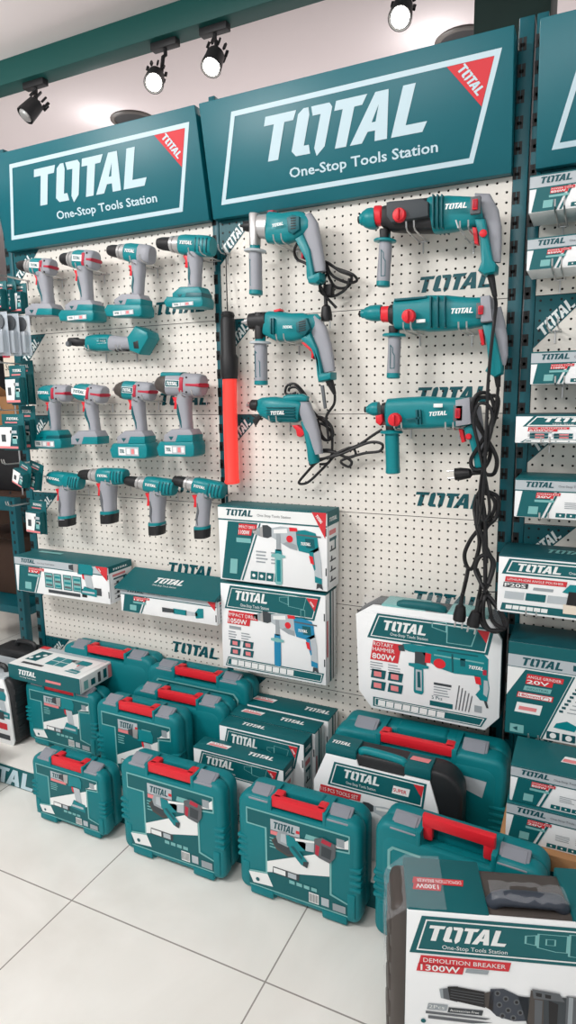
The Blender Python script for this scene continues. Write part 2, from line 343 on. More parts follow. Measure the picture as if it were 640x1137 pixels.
def spotlight(px, py, yaw, tilt, label, lit=True, arm=-1):
    h = at(px, py, Y=0.78); t = thing('track_spotlight', label, 'spotlight', (h.x+0.0, 0.85, 2.955), group='track spotlights under the green beam')
    d = Vector((math.sin(yaw)*math.cos(tilt), -math.cos(yaw)*math.cos(tilt), -math.sin(tilt)))
    x = h.x+0.05*arm
    MB().box((x-0.07, 0.83, 2.925), (x+0.07, 0.87, 2.956), 'black', 0.004).build('track_adapter', t)
    MB().tube([(x, 0.85, 2.93), (x, 0.85, 2.9), (x+0.02*arm*-1, 0.84, 2.89), (x+0.02*-arm+0.015*-arm, 0.82, h.z+0.02), h-d*0.03], 0.009, 'black', 8).build('arm', t)
    o = h-d*0.055; hd = MB(); hd.lathe([(0, 0.028), (0.01, 0.038), (0.07, 0.043), (0.1, 0.045), (0.1, 0.042), (0.085, 0.04)], o, d, 'black', 20)
    u = d.orthogonal().normalized(); w = d.cross(u)
    for k in range(9):                               # cooling fins on the rear of the lamp
        a = k*2*math.pi/9; r = u*math.cos(a)+w*math.sin(a); s = d.cross(r)*0.004
        p = o+r*0.036; q = [p-s, p+s, p+s-d*0.035, p-s-d*0.035]
        hd.add(q+[v+r*0.012 for v in q], [(0, 1, 2, 3), (7, 6, 5, 4), (0, 4, 5, 1), (1, 5, 6, 2), (2, 6, 7, 3), (3, 7, 4, 0)], 'black')
    hd.build('lamp_head', t)
    MB().lathe([(0.08, 0.034), (0.099, 0.034), (0.108, 0.026), (0.112, 0.001)], o, d, 'lamp' if lit else 'alu', 20).build('bulb', t)
    if lit:
        l = bpy.data.lights.new('spot', 'SPOT'); l.energy = 7; l.spot_size = math.radians(100); l.spot_blend = 0.9; l.shadow_soft_size = 0.04; l.color = (1, .95, .9)
        lo = bpy.data.objects.new('spot', l); COL.objects.link(lo); lo.parent = t; lo.location = o+d*0.13-t.location
        lo.rotation_euler = d.to_track_quat('-Z', 'Y').to_euler()
spotlight(34, 122, -0.5, 0.85, 'black track spotlight, unlit looking, nearest the left edge of the photo', lit=False, arm=-0.5)
spotlight(172, 88, 0.45, 0.75, 'black track spotlight glaring brightest, above the smaller-looking left header sign', arm=0.3)
spotlight(237, 68, 0.1, 0.95, 'black finned track spotlight with a small round bulb above the gap between two signs', arm=-0.6)
spotlight(446, 14, 0.1, 0.85, 'lit track spotlight cut by the top edge above the middle header sign', arm=0.0)
for p, lb in (((148, 133), 'dark round recessed ceiling light peeking over the left header sign'), ((515, 45), 'round recessed ceiling light half hidden beside the dark pillar')):
    c = at(*p, Z=CZ); t = thing('ceiling_downlight', lb, 'ceiling light', (c.x, c.y, CZ), group='recessed ceiling lights')
    MB().lathe([(0, 0.14), (0.006, 0.14), (0.012, 0.13), (0.012, 0.115), (0.002, 0.11)], (c.x, c.y, CZ), (0, 0, -1), 'taupe', 28).build('trim_ring', t)
    MB().lathe([(0.001, 0.11), (0.005, 0.108), (0.006, 0.002)], (c.x, c.y, CZ), (0, 0, -1), 'black', 28).build('cover', t)
    l = bpy.data.lights.new('glow', 'POINT'); l.energy = 1.6; l.shadow_soft_size = 0.06; lo = bpy.data.objects.new('glow', l); COL.objects.link(lo); lo.parent = t; lo.location = (-0.12, -0.12, -0.14)

# ------------------------------------------------------------------ pegboard stands
PW, COLS = 0.875, 35
def peg_panel_mesh():
    mb = MB(); r = 0.0033
    for j in range(12):
        for i in range(COLS):
            cx, cz = (i+.5)*.025, (j+.5)*.025; x0, x1 = i*.025, (i+1)*.025; z0, z1 = j*.025+(.0009 if j == 0 else 0), (j+1)*.025-(.0009 if j == 11 else 0)
            o = [(x1, 0, cz), (x1, 0, z1), (cx, 0, z1), (x0, 0, z1), (x0, 0, cz), (x0, 0, z0), (cx, 0, z0), (x1, 0, z0)]
            h = [(cx+r*math.cos(k*math.pi/4), 0, cz+r*math.sin(k*math.pi/4)) for k in range(8)]
            b = [(p[0], 0.003, p[2]) for p in h]; fs = []
            for k in range(8):
                n = (k+1) % 8; fs += [(k, 8+k, 8+n, n), (8+k, 16+k, 16+n, 8+n)]
            mb.add(o+h+b, fs, 'peg')
    return mb
def panel_print(corner):
    a = Art()
    if corner:
        a.poly([(0, .299), (0, .168), (.131, .299)], 'pegprint', 1)
        a.sub(.022, .195, 1, 1, math.radians(45)).logo(0, 0, .028, 'pegwhite', 2, w=.112)
    else: a.logo(.632, .032, .042, 'pegprint', 1, w=.214)
    def hole_shade(x, z): a.disc(x, z, .0033, 'dark', 3, 8)  # dark disc painted over the print for the shade in a peg hole
    for i in range(COLS):
        for j in range(12):
            x, z = (i+.5)*.025, (j+.5)*.025
            if (z-x > .172) if corner else (.64 < x < .84 and .034 < z < .072 and i % 2 == 0): hole_shade(x, z)
    return a
first = {}
def stand(x0, label, ups, plinth_logo):
    t = thing('pegboard_display_stand', label, 'display stand', (x0, 0, 0), group='white pegboard display stands')
    for k in range(6):
        z = 0.102+0.3*k
        if 'p' not in first:
            p = peg_panel_mesh().build('pegboard_panel', t, local=True); first['p'] = p
            first['q'] = [MB().art(panel_print(c), (0, 0, 0), (1, 0, 0), (0, 0, 1)).build(n, p, local=True) for c, n in ((True, 'corner_print'), (False, 'lettering_print'))]
        else:
            p = first['p'].copy(); COL.objects.link(p); p.parent = t
            for q0 in first['q']: q = q0.copy(); COL.objects.link(q); q.parent = p
        p.location = (0, 0, z)
    MB().box((x0-0.002, 0.012, 0.0), (x0+PW+0.002, 0.022, 2.2), 'dark').build('back_sheet', t)  # sheet coloured dark so the peg holes look shaded inside
    for ux, w in ups:
        u = MB(); u.box((ux, -0.004, 0.0), (ux+w, 0.05, 2.26), 'rack', 0.002)
        for k in range(36):  # slots are proud dark insets, their inner shade painted on
            z = 0.12+k*0.059
            for s in ((0.28, 0.72) if w < 0.02 else (0.14, 0.42)):
                u.box((ux+w*s-0.0042, -0.0046, z), (ux+w*s+0.0042, -0.0035, z+0.03), 'dark')
            if w > 0.02: u.box((ux+w*.14, -0.0046, z+0.009), (ux+w*.42, -0.0035, z+0.017), 'dark')
        u.build('upright', t)
    MB().box((x0-0.01, -0.392, 0.078), (x0+PW+0.01, -0.004, 0.085), 'plinthwhite', 0.002).build('base_deck', t)
    MB().box((x0-0.01, -0.39, 0.0), (x0+PW+0.01, -0.375, 0.078), 'card', 0.002).build('plinth', t)
    if plinth_logo:
        MB().art(Art().logo(0, 0, 0.064, 'signwhite', 1, w=0.33), (x0-0.015, -0.39, 0.004), (1, 0, 0), (0, 0, 1)).build('plinth_lettering', t)
    return t
stand(-0.887, 'white pegboard stand on the left, hung with rows of cordless tools', [(-0.925, 0.036)], True)
stand(0.012, 'white pegboard stand in the middle, hung with corded drills and rotary hammers', [(-0.011, 0.022), (0.888, 0.036)], False)
stand(0.957, 'white pegboard stand cut by the right edge, carrying long cartons on hooks', [(0.929, 0.027), (1.833, 0.03)], False)

def header(x0, x1, label):
    t = thing('header_sign', label, 'sign', (x0, -0.03, 1.9), group='teal header signs')
    mb = MB(); pr = [(-0.03, 1.9), (-0.09, 2.207), (-0.0045, 2.207), (-0.0045, 1.9)]
    bm = bmesh.new(); A = [bm.verts.new((x0, y, z)) for y, z in pr]; B = [bm.verts.new((x1, y, z)) for y, z in pr]
    for k in range(4): bm.faces.new((A[k], A[(k+1) % 4], B[(k+1) % 4], B[k]))
    bm.faces.new(A[::-1]); bm.faces.new(B); bmesh.ops.recalc_face_normals(bm, faces=bm.faces[:])
    bmesh.ops.bevel(bm, geom=bm.edges[:], offset=0.003, segments=2, affect='EDGES', profile=0.5)
    mb.frombm(bm, 'sign').build('sign_box', t)
    a = Art(); a.ring([(.036, .036), (.786, .036), (.853, .272), (.106, .272)], .013, 'signwhite', 1)
    a.poly([(.722, .2585), (.8355, .2585), (.806, .158)], 'tagred', 2)
    a.sub(.748, .25, 1, 1, math.radians(-53)).logo(0, -.003, .022, 'signwhite', 3, w=.088)
    a.logo(.176, .128, .112, 'signwhite', 2, w=.524, sh=.27)
    a.text('One-Stop Tools Station', .272, .0765, .025, 'signwhite', 2, w=.425, bold=True)
    MB().art(a, (x0, -0.03, 1.9), (1, 0, 0), (0, -0.06, 0.307)).build('face_print', t)
header(-0.884, -0.006, 'teal header sign with white slanted border over the left pegboard')
header(0.008, 0.888, 'teal header sign over the middle pegboard, the largest in view')
header(0.944, 1.822, 'teal header sign cut off by the right edge of the photo')
# ------------------------------------------------------------------ hand tools on the pegs
class TF:                                            # outline measurements of one hanging tool, laid on its own upright plane
    def __init__(s, ox, oy, k, Y, kx=1.0): s.ox, s.oy, s.k, s.Y, s.kx = ox, oy, k, Y, kx
    def p(s, x, y, Y=None): return at(s.ox+x/s.k, s.oy+y/s.k, Y=s.Y if Y is None else Y)
    def sc(s, x, y): return (s.p(x, y+1)-s.p(x, y)).length
    def secs(s, pts, df=1.0):
        out = []
        for i, q in enumerate(pts):
            a = Vector(pts[max(i-1, 0)][:2]); b = Vector(pts[min(i+1, len(pts)-1)][:2]); t = (b-a).normalized(); n = Vector((-t.y, t.x))*q[2]
            A = s.p(q[0]+n.x, q[1]+n.y); B = s.p(q[0]-n.x, q[1]-n.y); c = (A+B)/2; w = (A-B)/2
            w = Vector((w.x*s.kx, 0, w.z)); d = w.length*(q[3] if len(q) > 3 else df); out.append((c, w, d))
        return out
    def loft(s, mb, pts, mt, df=1.0, e=2.4, n=20): return mb.loft(s.secs(pts, df), mt, e, n)
    def out(s, pts): return [(v.x, v.z) for v in (s.p(*q) for q in pts)]
    def prism(s, mb, pts, mt, h, bev=0.003, dy=0.0): return mb.prism(s.out(pts), s.Y+dy-h, s.Y+dy+h, mt, bev)
def hook(owner, x, z, Ytip=-0.1, gap=0.016):         # two wire arms reaching out of the board
    t = thing('peg_hook', owner if owner.startswith('bare') else 'wire hook for the '+owner, 'hook', (x, 0, z), group='chrome peg hooks')
    mb = MB()
    for s in (-1, 1): mb.tube([(x+s*gap, 0.004, z), (x+s*gap, -0.03, z), (x+s*gap, Ytip, z+0.002), (x+s*gap, Ytip-0.012, z+0.008), (x+s*gap, Ytip-0.016, z+0.022)], 0.0022, 'metal', 6)
    mb.tube([(x-gap-.004, -0.004, z), (x+gap+.004, -0.004, z)], 0.002, 'metal', 6).tube([(x, -0.003, z+.004), (x, -0.003, z-0.03)], 0.002, 'metal', 6)
    mb.build('wire', t)
def cordless(short, label, zf, nose, rear, rb, style, htop, hbot, hw, base=None, pack=None, slim=None, Y=-0.075, caps='grey', handlec='grey', inlay=True, plate=True):
    f = TF(*zf, Y, 0.86); N, Rr = Vector(nose), Vector(rear); ax = Rr-N; s = f.sc(*nose)
    P = lambda t, r, d=None: (N.x+ax.x*t, N.y+ax.y*t, r*rb) + ((d,) if d else ())
    c = f.p(*rear); t = thing('cordless_tool', label, 'power tool', (c.x, Y, c.z), group='cordless tools on the left pegboard')
    D = .86
    if style == 'drill':
        mb = MB(); f.loft(mb, [P(-.01, .3), P(0, .5), P(.08, .62), P(.25, .7), P(.26, .5)], 'black', 1, 2, 16).build('chuck', t)
        mb = MB(); f.loft(mb, [P(.24, .6), P(.25, .78), P(.3, .8), P(.305, .72), P(.33, .72), P(.335, .84), P(.42, .88), P(.43, .7)], 'alu', .95, 2).build('torque_collar', t)
        mb = MB(); f.loft(mb, [P(.41, .7), P(.42, .9), P(.52, .98), P(.74, 1), P(.75, .96)], 'tool', D, 2.6).build('housing', t); h0, h1 = .42, .75
    elif style == 'impact':
        mb = MB(); f.loft(mb, [P(-.02, .14), P(.06, .16), P(.07, .34), P(.14, .42)], 'metal', 1, 2, 12).build('anvil', t)
        mb = MB(); f.loft(mb, [P(.08, .5), P(.12, .72), P(.25, .92), P(.6, 1), P(.62, .96)], 'tool', D, 2.6).build('housing', t); h0, h1 = .1, .6
    else:
        mb = MB(); f.loft(mb, [P(-.03, .2), P(.03, .22), P(.05, .3), P(.06, .3)], 'metal', 1, 2, 12).build('anvil', t)
        mb = MB(); f.loft(mb, [P(.02, .3), P(.08, .62), P(.24, .96), P(.3, .96)], 'taupe', 1, 2.1).build('hammer_case', t)
        mb = MB(); f.loft(mb, [P(.28, .9), P(.3, 1), P(.6, 1), P(.62, .96)], 'grey' if style == 'wrench_grey' else 'tool', D, 2.6)
        if style == 'wrench_grey': f.loft(mb, [(N.x+ax.x*.2, N.y+ax.y*.2-rb*.8, rb*.24), (N.x+ax.x*.6, N.y+ax.y*.6-rb*.86, rb*.22)], 'tool', 3.0, 3)
        mb.build('housing', t); h0, h1 = .28, .62
    mb = MB(); capm = {'grey': 'grey', 'teal': 'tool', 'red': 'grey', 'redcap': 'grey'}[caps]
    f.loft(mb, [P(h1-.02, .94), P(h1, 1.02), P(.92, 1.0), P(.985, .9), P(1.0, .8)], capm, D, 2.8, 20); mb.build('motor_cover', t)
    if caps in ('red', 'redcap'):
        mb = MB(); f.loft(mb, [P(h1+.1, .15), P(h1+.11, .19), P(1.0, .19), P(1.012, .15)], 'rubyred', 1.03*D/.19, 4)
        f.loft(mb, [P(h1-.03, .68), P(h1-.02, .72), P(h1+.05, .72), P(h1+.06, .68)], 'rubyred', 1.04*D/.7, 5); mb.build('red_vent', t)
        mb = MB()
        for k in (-.62, .62):
            q = f.p(N.x+ax.x*(h1+.12), N.y+ax.y*(h1+.12)+k*rb); mb.lathe([(0, .0035), (.004, .0035), (.004, .001)], (q.x, Y-rb*s*D*.78, q.z), (0, -1, 0), 'black', 10)
        mb.build('housing_screw', t)
    elif caps == 'teal':
        mb = MB()
        for k in range(4):
            tt = .74+.065*k; f.loft(mb, [P(tt, .72), P(tt+.005, .76), P(tt+.022, .76), P(tt+.027, .72)], 'tooldark', 1.03*D/.74, 5)
        mb.build('cooling_slots', t)
    # grip
    hw *= 1.3 if not slim else 1.06
    T, B = Vector(htop), Vector(hbot); up_ = T+(Vector((N.x+ax.x*.66, N.y+ax.y*.66))-T)*.55
    mid = (T+B)/2
    gp = [(up_.x, up_.y, hw*1.12), (T.x, T.y, hw*1.12), (mid.x+hw*.06, mid.y, hw*.94), (B.x, B.y, hw*.98), (B.x, B.y+hw*.35, hw*1.1)]
    mb = MB(); f.loft(mb, gp, handlec, .95, 2.5).build('grip', t)
    if inlay:
        mb = MB(); il = [(T.x-hw*.5, T.y+(B.y-T.y)*.12, hw*.22), (T.x-hw*.42, T.y+(B.y-T.y)*.4, hw*.36), (B.x-hw*.4, T.y+(B.y-T.y)*.72, hw*.3), (B.x-hw*.2, B.y-(B.y-T.y)*.06, hw*.1)]
        gd = f.secs(gp)[2][2]*1.04; sec = [(a, b, gd) for a, b, _ in f.secs(il)]; mb.loft(sec, 'tooldark' if not slim else 'greydark', 3, 16).build('grip_inlay', t)
    a = (T.x-hw*1.18, T.y-hw*.3)
    mb = MB(); f.prism(mb, [(a[0]-hw*.45, a[1]-hw*.3), (a[0]+hw*.3, a[1]-hw*.3), (a[0]+hw*.35, a[1]+hw*1.5), (a[0]-hw*.2, a[1]+hw*1.5), (a[0]-hw*.1, a[1]+hw*.5)], 'red', .009, .002).build('trigger', t)
    if base:                                         # (left, top, right, bottom, colour)
        l, tp, r, bt, mc = base; w = r-l; hh = bt-tp
        mb = MB(); f.prism(mb, [(l+w*.02, tp+hh*.45), (l+w*.28, tp), (r-w*.1, tp), (r, tp+hh*.35), (r-w*.02, bt), (l+w*.03, bt)], mc, .03, .006).build('battery_mount', t)
        mb = MB(); f.prism(mb, [(l+w*.5, tp+hh*.42), (r+w*.005, tp+hh*.42), (r+w*.005, bt-hh*.04), (l+w*.42, bt-hh*.04)], 'tool' if mc != 'tool' else 'tooldark', .0312, .002)
        f.prism(mb, [(l+w*.2, tp+hh*.55), (l+w*.36, tp+hh*.55), (l+w*.28, tp+hh*.85)], 'tooldark', .0311, .0005).build('side_clip', t)
    if pack:
        l, tp, r, bt, mc = pack; w = r-l; hh = bt-tp
        mb = MB(); f.prism(mb, [(l, tp+hh*.42), (l+w*.08, tp), (r-w*.04, tp), (r, tp+hh*.3), (r-w*.01, bt-hh*.12), (r-w*.08, bt), (l+w*.06, bt-hh*.04)], mc, .036, .007).build('battery_pack', t)
        q0 = f.p(l+w*.07, bt-hh*.16, Y-.036); q1 = f.p(l+w*.6, tp+hh*.3, Y-.036); W, H = q1.x-q0.x, q1.z-q0.z
        a = Art(); a.rect(0, 0, W, H, 'cardgrey', 1).rect(W*.03, H*.08, W*.36, H*.92, 'white', 2).logo(W*.06, H*.3, H*.45, 'tooldark', 3, w=W*.26).rect(W*.42, H*.2, W*.58, H*.8, 'white', 2).rect(W*.64, H*.2, W*.78, H*.8, 'tagpink', 2).rect(W*.82, H*.2, W*.95, H*.8, 'white', 2)
        MB().art(a, q0, (1, 0, 0), (0, 0, 1)).build('battery_label', t)
    if slim:                                         # (left, top, right, bottom): plug-in cell at the foot of the grip
        l, tp, r, bt = slim; cx = (l+r)/2; w = (r-l)/2
        mb = MB(); f.loft(mb, [(cx, tp-w*.3, w*1.08), (cx, tp, w*1.1), (cx, tp+w*.1, w*1.08)], 'tool', .97, 3).build('foot_ring', t)
        mb = MB(); f.loft(mb, [(cx, tp, w*1.0), (cx, tp+2, w*1.06), (cx, bt-3, w*1.0), (cx, bt, w*.85)], 'black', .95, 3.5).build('battery_cell', t)
    if plate:
        a0 = h0+.04 if style != 'drill' else .46; q = f.p(N.x+ax.x*a0, N.y+ax.y*a0); q1 = f.p(N.x+ax.x*(h1-.01), N.y+ax.y*(h1-.01)); W = (q1-q).length; H = rb*s*.62
        dr = (q1-q).normalized(); V = Vector((-dr.z, 0, dr.x)); yy = Y-rb*s*D*1.0-.0006
        b = MB(); o = Vector((q.x, yy, q.z))-V*H*.4; a = Art()
        if plate == 'light': a.rect(0, 0, W, H, 'white', 1).logo(W*.08, H*.25, H*.5, 'tooldark', 2, w=W*.84)
        elif plate == 'frame': a.rect(0, 0, W, H, 'white', 1).rect(W*.03, H*.08, W*.97, H*.92, 'tooldark', 2).logo(W*.08, H*.25, H*.5, 'white', 3, w=W*.84)
        else: a.logo(W*.02, H*.3, H*.5, 'white', 1, w=W*.9)
        MB().art(a, o, dr, V, .0005).build('name_plate', t)
    hk = f.p(N.x+ax.x*.8, N.y+ax.y*.8+rb*1.06); hook(short, hk.x, hk.z, -0.105, .012 if slim else .02)
    return t
zA = (15, 250, 5.333); zB = (115, 250, 4.923)
cordless('grey-capped drill at the left end of the top row', 'cordless drill without battery, red vent on grey cap, at left end of top row', zA, (36, 240), (238, 252), 52, 'drill', (187, 315), (205, 465), 26, base=(100, 468, 266, 540, 'grey'), caps='red', plate='light')
cordless('drill with red-vented cap and battery', 'cordless drill with red vent on grey cap and flat battery, second in top row', zA, (290, 200), (492, 212), 60, 'drill', (424, 290), (436, 440), 27, base=(335, 448, 505, 514, 'grey'), pack=(305, 508, 517, 576, 'tool'), caps='red', plate='light')
cordless('drill with round grey rear cap', 'cordless drill with plain round grey rear cap and battery, third in top row', zB, (32, 138), (268, 165), 54, 'drill', (194, 240), (188, 385), 24, base=(85, 382, 236, 448, 'grey'), pack=(40, 440, 246, 507, 'tool'), caps='grey')
cordless('all-teal-backed drill', 'cordless drill with teal slotted rear and teal battery mount, last in top row', zB, (302, 100), (600, 118), 58, 'drill', (502, 190), (500, 340), 28, base=(400, 343, 565, 420, 'tool'), pack=(362, 398, 577, 457, 'tool'), caps='teal')
zI = (30, 410, 6.4); zJ = (120, 405, 5.333)
cordless('impact driver with teal battery', 'stubby teal and grey impact driver on wide teal battery, left end of middle row', zI, (78, 172), (305, 172), 62, 'impact', (196, 255), (203, 430), 26, base=(95, 432, 275, 515, 'tool'), pack=(40, 488, 295, 562, 'tool'), caps='redcap')
cordless('impact driver without battery', 'impact driver with white name plate and no battery, second in middle row', zI, (326, 152), (555, 185), 66, 'impact', (458, 255), (484, 440), 29, base=(348, 436, 542, 532, 'grey'), caps='red', plate='light')
cordless('impact wrench with framed name plate', 'impact wrench with dark nose and thick teal battery, third in middle row', zJ, (40, 145), (268, 162), 56, 'wrench', (180, 225), (198, 390), 26, base=(80, 390, 250, 466, 'grey'), pack=(48, 462, 270, 552, 'tool'), caps='red', plate='frame')
cordless('big impact wrench with black cone', 'largest impact wrench with black cone nose and grey body, right end of middle row', zJ, (282, 112), (568, 122), 68, 'wrench_grey', (452, 215), (465, 382), 30, base=(356, 380, 532, 456, 'grey'), pack=(322, 452, 547, 542, 'tool'), caps='redcap', plate='frame')
zS = (40, 510, 5.818); zT = (135, 510, 5.12)
cordless('slim silver-nosed driver', 'slim driver with silver cone nose and black foot, left end of lowest row', zS, (62, 110), (296, 152), 50, 'impact', (204, 215), (200, 370), 40, slim=(160, 374, 244, 430), caps='teal')
cordless('slim drill second in lowest row', 'slim drill with black chuck, straight grey grip, second in lowest row', zS, (288, 97), (582, 112), 52, 'drill', (470, 180), (474, 340), 42, slim=(430, 345, 522, 412), caps='teal')
cordless('slim drill third in lowest row', 'slim drill with silver collar, third in lowest row, angled a little down', zT, (28, 120), (305, 165), 47, 'drill', (207, 215), (204, 360), 38, slim=(163, 368, 243, 428), caps='teal')
cordless('slim drill beside the upper carton', 'slim drill at right end of lowest row, next to the upper drill carton', zT, (300, 118), (583, 182), 48, 'drill', (470, 225), (460, 380), 36, slim=(420, 390, 500, 447), caps='teal')

# ratchet: lies flat on its hook
f = TF(65, 345, 5.333, -0.06); c = f.p(300, 190)
t = thing('cordless_ratchet', 'long cordless ratchet wrench with black head, lying sideways under the top row of drills', 'power tool', (c.x, -0.06, c.z))
mb = MB(); f.loft(mb, [(62, 182, 8), (66, 182, 22), (110, 185, 27), (120, 188, 22), (170, 190, 24), (180, 190, 28)], 'black', .9, 2.6).build('ratchet_head', t)
q = f.p(92, 200); MB().lathe([(0, .009), (.012, .009), (.014, .007)], (q.x, -0.08, q.z), (0, -1, 0), 'greydark', 12).build('square_drive', t)
mb = MB(); f.loft(mb, [(176, 190, 30), (182, 190, 42), (230, 190, 50), (310, 190, 50), (322, 190, 42)], 'tool', .9, 2.6)
for k in range(5): f.loft(mb, [(270+k*9, 180, 16), (274+k*9, 180, 16)], 'tooldark', 2.9, 5)
mb.build('housing', t)
mb = MB(); f.loft(mb, [(310, 192, 44), (330, 192, 46), (380, 192, 40), (450, 190, 38), (462, 190, 36)], 'grey', .9, 2.6).build('grip', t)
mb = MB(); f.loft(mb, [(340, 228, 6), (352, 232, 14), (410, 232, 9), (430, 226, 4)], 'black', 2.0, 2.6).build('paddle_switch', t)
mb = MB(); f.prism(mb, [(440, 160), (488, 95), (560, 130), (568, 165), (512, 262), (455, 240)], 'tool', .034, .008); f.prism(mb, [(480, 190), (510, 180), (516, 230), (486, 228)], 'black', .035, .002); mb.build('battery_socket', t)
q = f.p(205, 196, -0.1); MB().art(Art().logo(0, 0, .0095, 'white', 1, w=.046), (q.x, -0.06-.0255*.93, q.z+.001), (1, 0, 0), (0, 0, 1), .001).build('name_plate', t)
for x in (215, 400): q = f.p(x, 246); hook('ratchet, '+('near its head' if x < 300 else 'near its battery socket'), q.x, q.z, -0.085, .008)

# traffic baton
f = TF(235, 240, 3.66, -0.045)
c = f.p(78, 660); t = thing('signal_baton', 'red light baton with black handle hanging upright between the two pegboards', 'baton', (c.x, -0.045, c.z))
mb = MB(); f.loft(mb, [(66, 386, 8), (66, 390, 20), (66, 402, 25), (66, 412, 22), (66, 424, 26), (69, 560, 27), (72, 575, 32), (73, 640, 31), (74, 662, 28)], 'black', 1, 2).build('handle', t)
mb = MB(); f.loft(mb, [(74, 660, 25), (76, 800, 25), (84, 1070, 25), (84, 1074, 27), (84, 1085, 27), (84, 1088, 22)], 'redlite', 1, 2).build('light_tube', t)
q0, q1 = f.p(56, 598), f.p(90, 580); MB().box((q0.x, -0.067, q0.z), (q1.x, -0.062, q1.z), 'copper', .001).build('switch_plate', t)
mb = MB(); q = [f.p(58, 150, -0.012), f.p(60, 250, -0.025), f.p(64, 388)]; mb.tube(q, .0014, 'black', 6); mb.tube([q[0]+Vector((-.012, 0, 0)), q[0], f.p(66, 388)], .0014, 'black', 6).build('wrist_cord', t)
q = f.p(59, 152, -0.012); hook('red light baton', q.x, q.z, -0.03, .008)

def plug(mb, a, d, mt='cord'):                        # moulded two-pin plug pointing along d
    a, d = Vector(a), Vector(d).normalized(); mb.lathe([(-.03, .0045), (0, .006), (.006, .013), (.03, .017), (.045, .0165), (.046, .01)], a, d, mt, 12)
    u = d.cross(Vector((0, 1, 0))).normalized()
    for s in (-1, 1): mb.lathe([(.044, .0025), (.066, .0025), (.067, .001)], a+u*.0095*s, d, 'metal', 8)
def corded(name, label, zf, group, build, Y=-0.08):
    f = TF(*zf, Y); c = f.p(300, 200); t = thing(name, label, 'power tool', (c.x, Y, c.z), group=group); build(f, t); return t
def decal(f, t, x, y, x2, y2, Ys, mt='white'):
    a, b = f.p(x, y), f.p(x2, y2); d = Vector((b.x-a.x, 0, b.z-a.z)); W = d.length; d.normalize()
    MB().art(Art().logo(0, 0, W/4.6, mt, 1, w=W), (a.x, Ys, a.z), d, (-d.z, 0, d.x), .0012).build('name_plate', t)
def cable(f, mb, pts, r=.0041, k=6):
    mb.tube([f.p(q[0], q[1], q[2] if len(q) > 2 else -0.06) for q in pts], r, 'cord', 8, k)
GD = 'corded drills on the middle pegboard'
def cd1(f, t):
    mb = MB(); f.loft(mb, [(30, 132, 6), (48, 132, 8), (50, 133, 22), (62, 133, 26), (86, 134, 28), (90, 134, 18)], 'black', 1, 2).build('chuck', t)
    mb = MB(); f.loft(mb, [(84, 136, 18), (118, 138, 28), (124, 136, 56), (150, 136, 60), (168, 138, 62)], 'alu', .8, 2.3).build('gear_housing', t)
    mb = MB(); f.loft(mb, [(160, 140, 60), (170, 140, 76), (240, 146, 74), (300, 130, 68), (340, 110, 54), (356, 96, 36)], 'tool', .62, 2.8)
    f.prism(mb, [(300, 200), (340, 176), (372, 250), (392, 368), (420, 400), (370, 410), (356, 384), (352, 300)], 'tool', .024, .008); mb.build('housing', t)
    mb = MB(); f.loft(mb, [(335, 90, 38), (358, 130, 42), (378, 220, 38), (396, 300, 34), (405, 350, 30)], 'grey', .62, 2.8).build('grip', t)
    mb = MB(); f.prism(mb, [(360, 378), (420, 356), (424, 388), (404, 410), (366, 408)], 'tool', .026, .007).build('grip_foot', t)
    mb = MB(); f.prism(mb, [(272, 106), (300, 92), (330, 100), (332, 160), (300, 182), (278, 170)], 'tooldark', .033, .002); mb.build('vent_panel', t)
    mb = MB()
    for k in range(5): f.prism(mb, [(292, 106+k*12), (316, 104+k*12), (316, 110+k*12), (292, 112+k*12)], 'black', .0335, .0005)
    mb.build('cooling_slots', t)
    mb = MB(); f.prism(mb, [(312, 226), (336, 238), (350, 236), (356, 252), (338, 262), (334, 290), (324, 288), (326, 258)], 'rubyred', .012, .003).build('trigger', t)
    mb = MB(); f.prism(mb, [(168, 62), (196, 60), (192, 72), (166, 76)], 'rubyred', .012, .003).build('mode_switch', t)
    sh(f, t, 100, 74, 226, 'alu', 248, 48, 104, 460, 27)
    decal(f, t, 206, 152, 262, 140, f.Y-.0345)
    mb = MB(); cable(f, mb, [(300, 215, -.08), (286, 250, -.06), (300, 290, -.05), (350, 318, -.05), (400, 400, -.06), (430, 340, -.06), (428, 300, -.05), (480, 330, -.04), (560, 360, -.05), (582, 390, -.04), (540, 400, -.05), (470, 370, -.06), (430, 310, -.05), (440, 350, -.05), (480, 420, -.05), (540, 420, -.04), (556, 370, -.05), (500, 345, -.06), (440, 305, -.05), (450, 350, -.05), (430, 380, -.05), (432, 470, -.05), (436, 500, -.05)])
    cable(f, mb, [(405, 400, -.08), (416, 450, -.06), (470, 465, -.05), (530, 430, -.05), (548, 380, -.05)]); cable(f, mb, [(412, 420, -.08), (440, 470, -.06), (486, 520, -.05)])
    q = f.p(436, 505, -.05); plug(mb, q, (.05, 0, -1)); q = f.p(452, 430, -.05); mb.box((q.x-.012, -.065, q.z-.02), (q.x+.012, -.035, q.z+.012), 'cord', .005); mb.build('power_cord', t)
    q = f.p(245, 228); hook('upper corded drill with a silver nose', q.x, q.z, -0.12, .012)
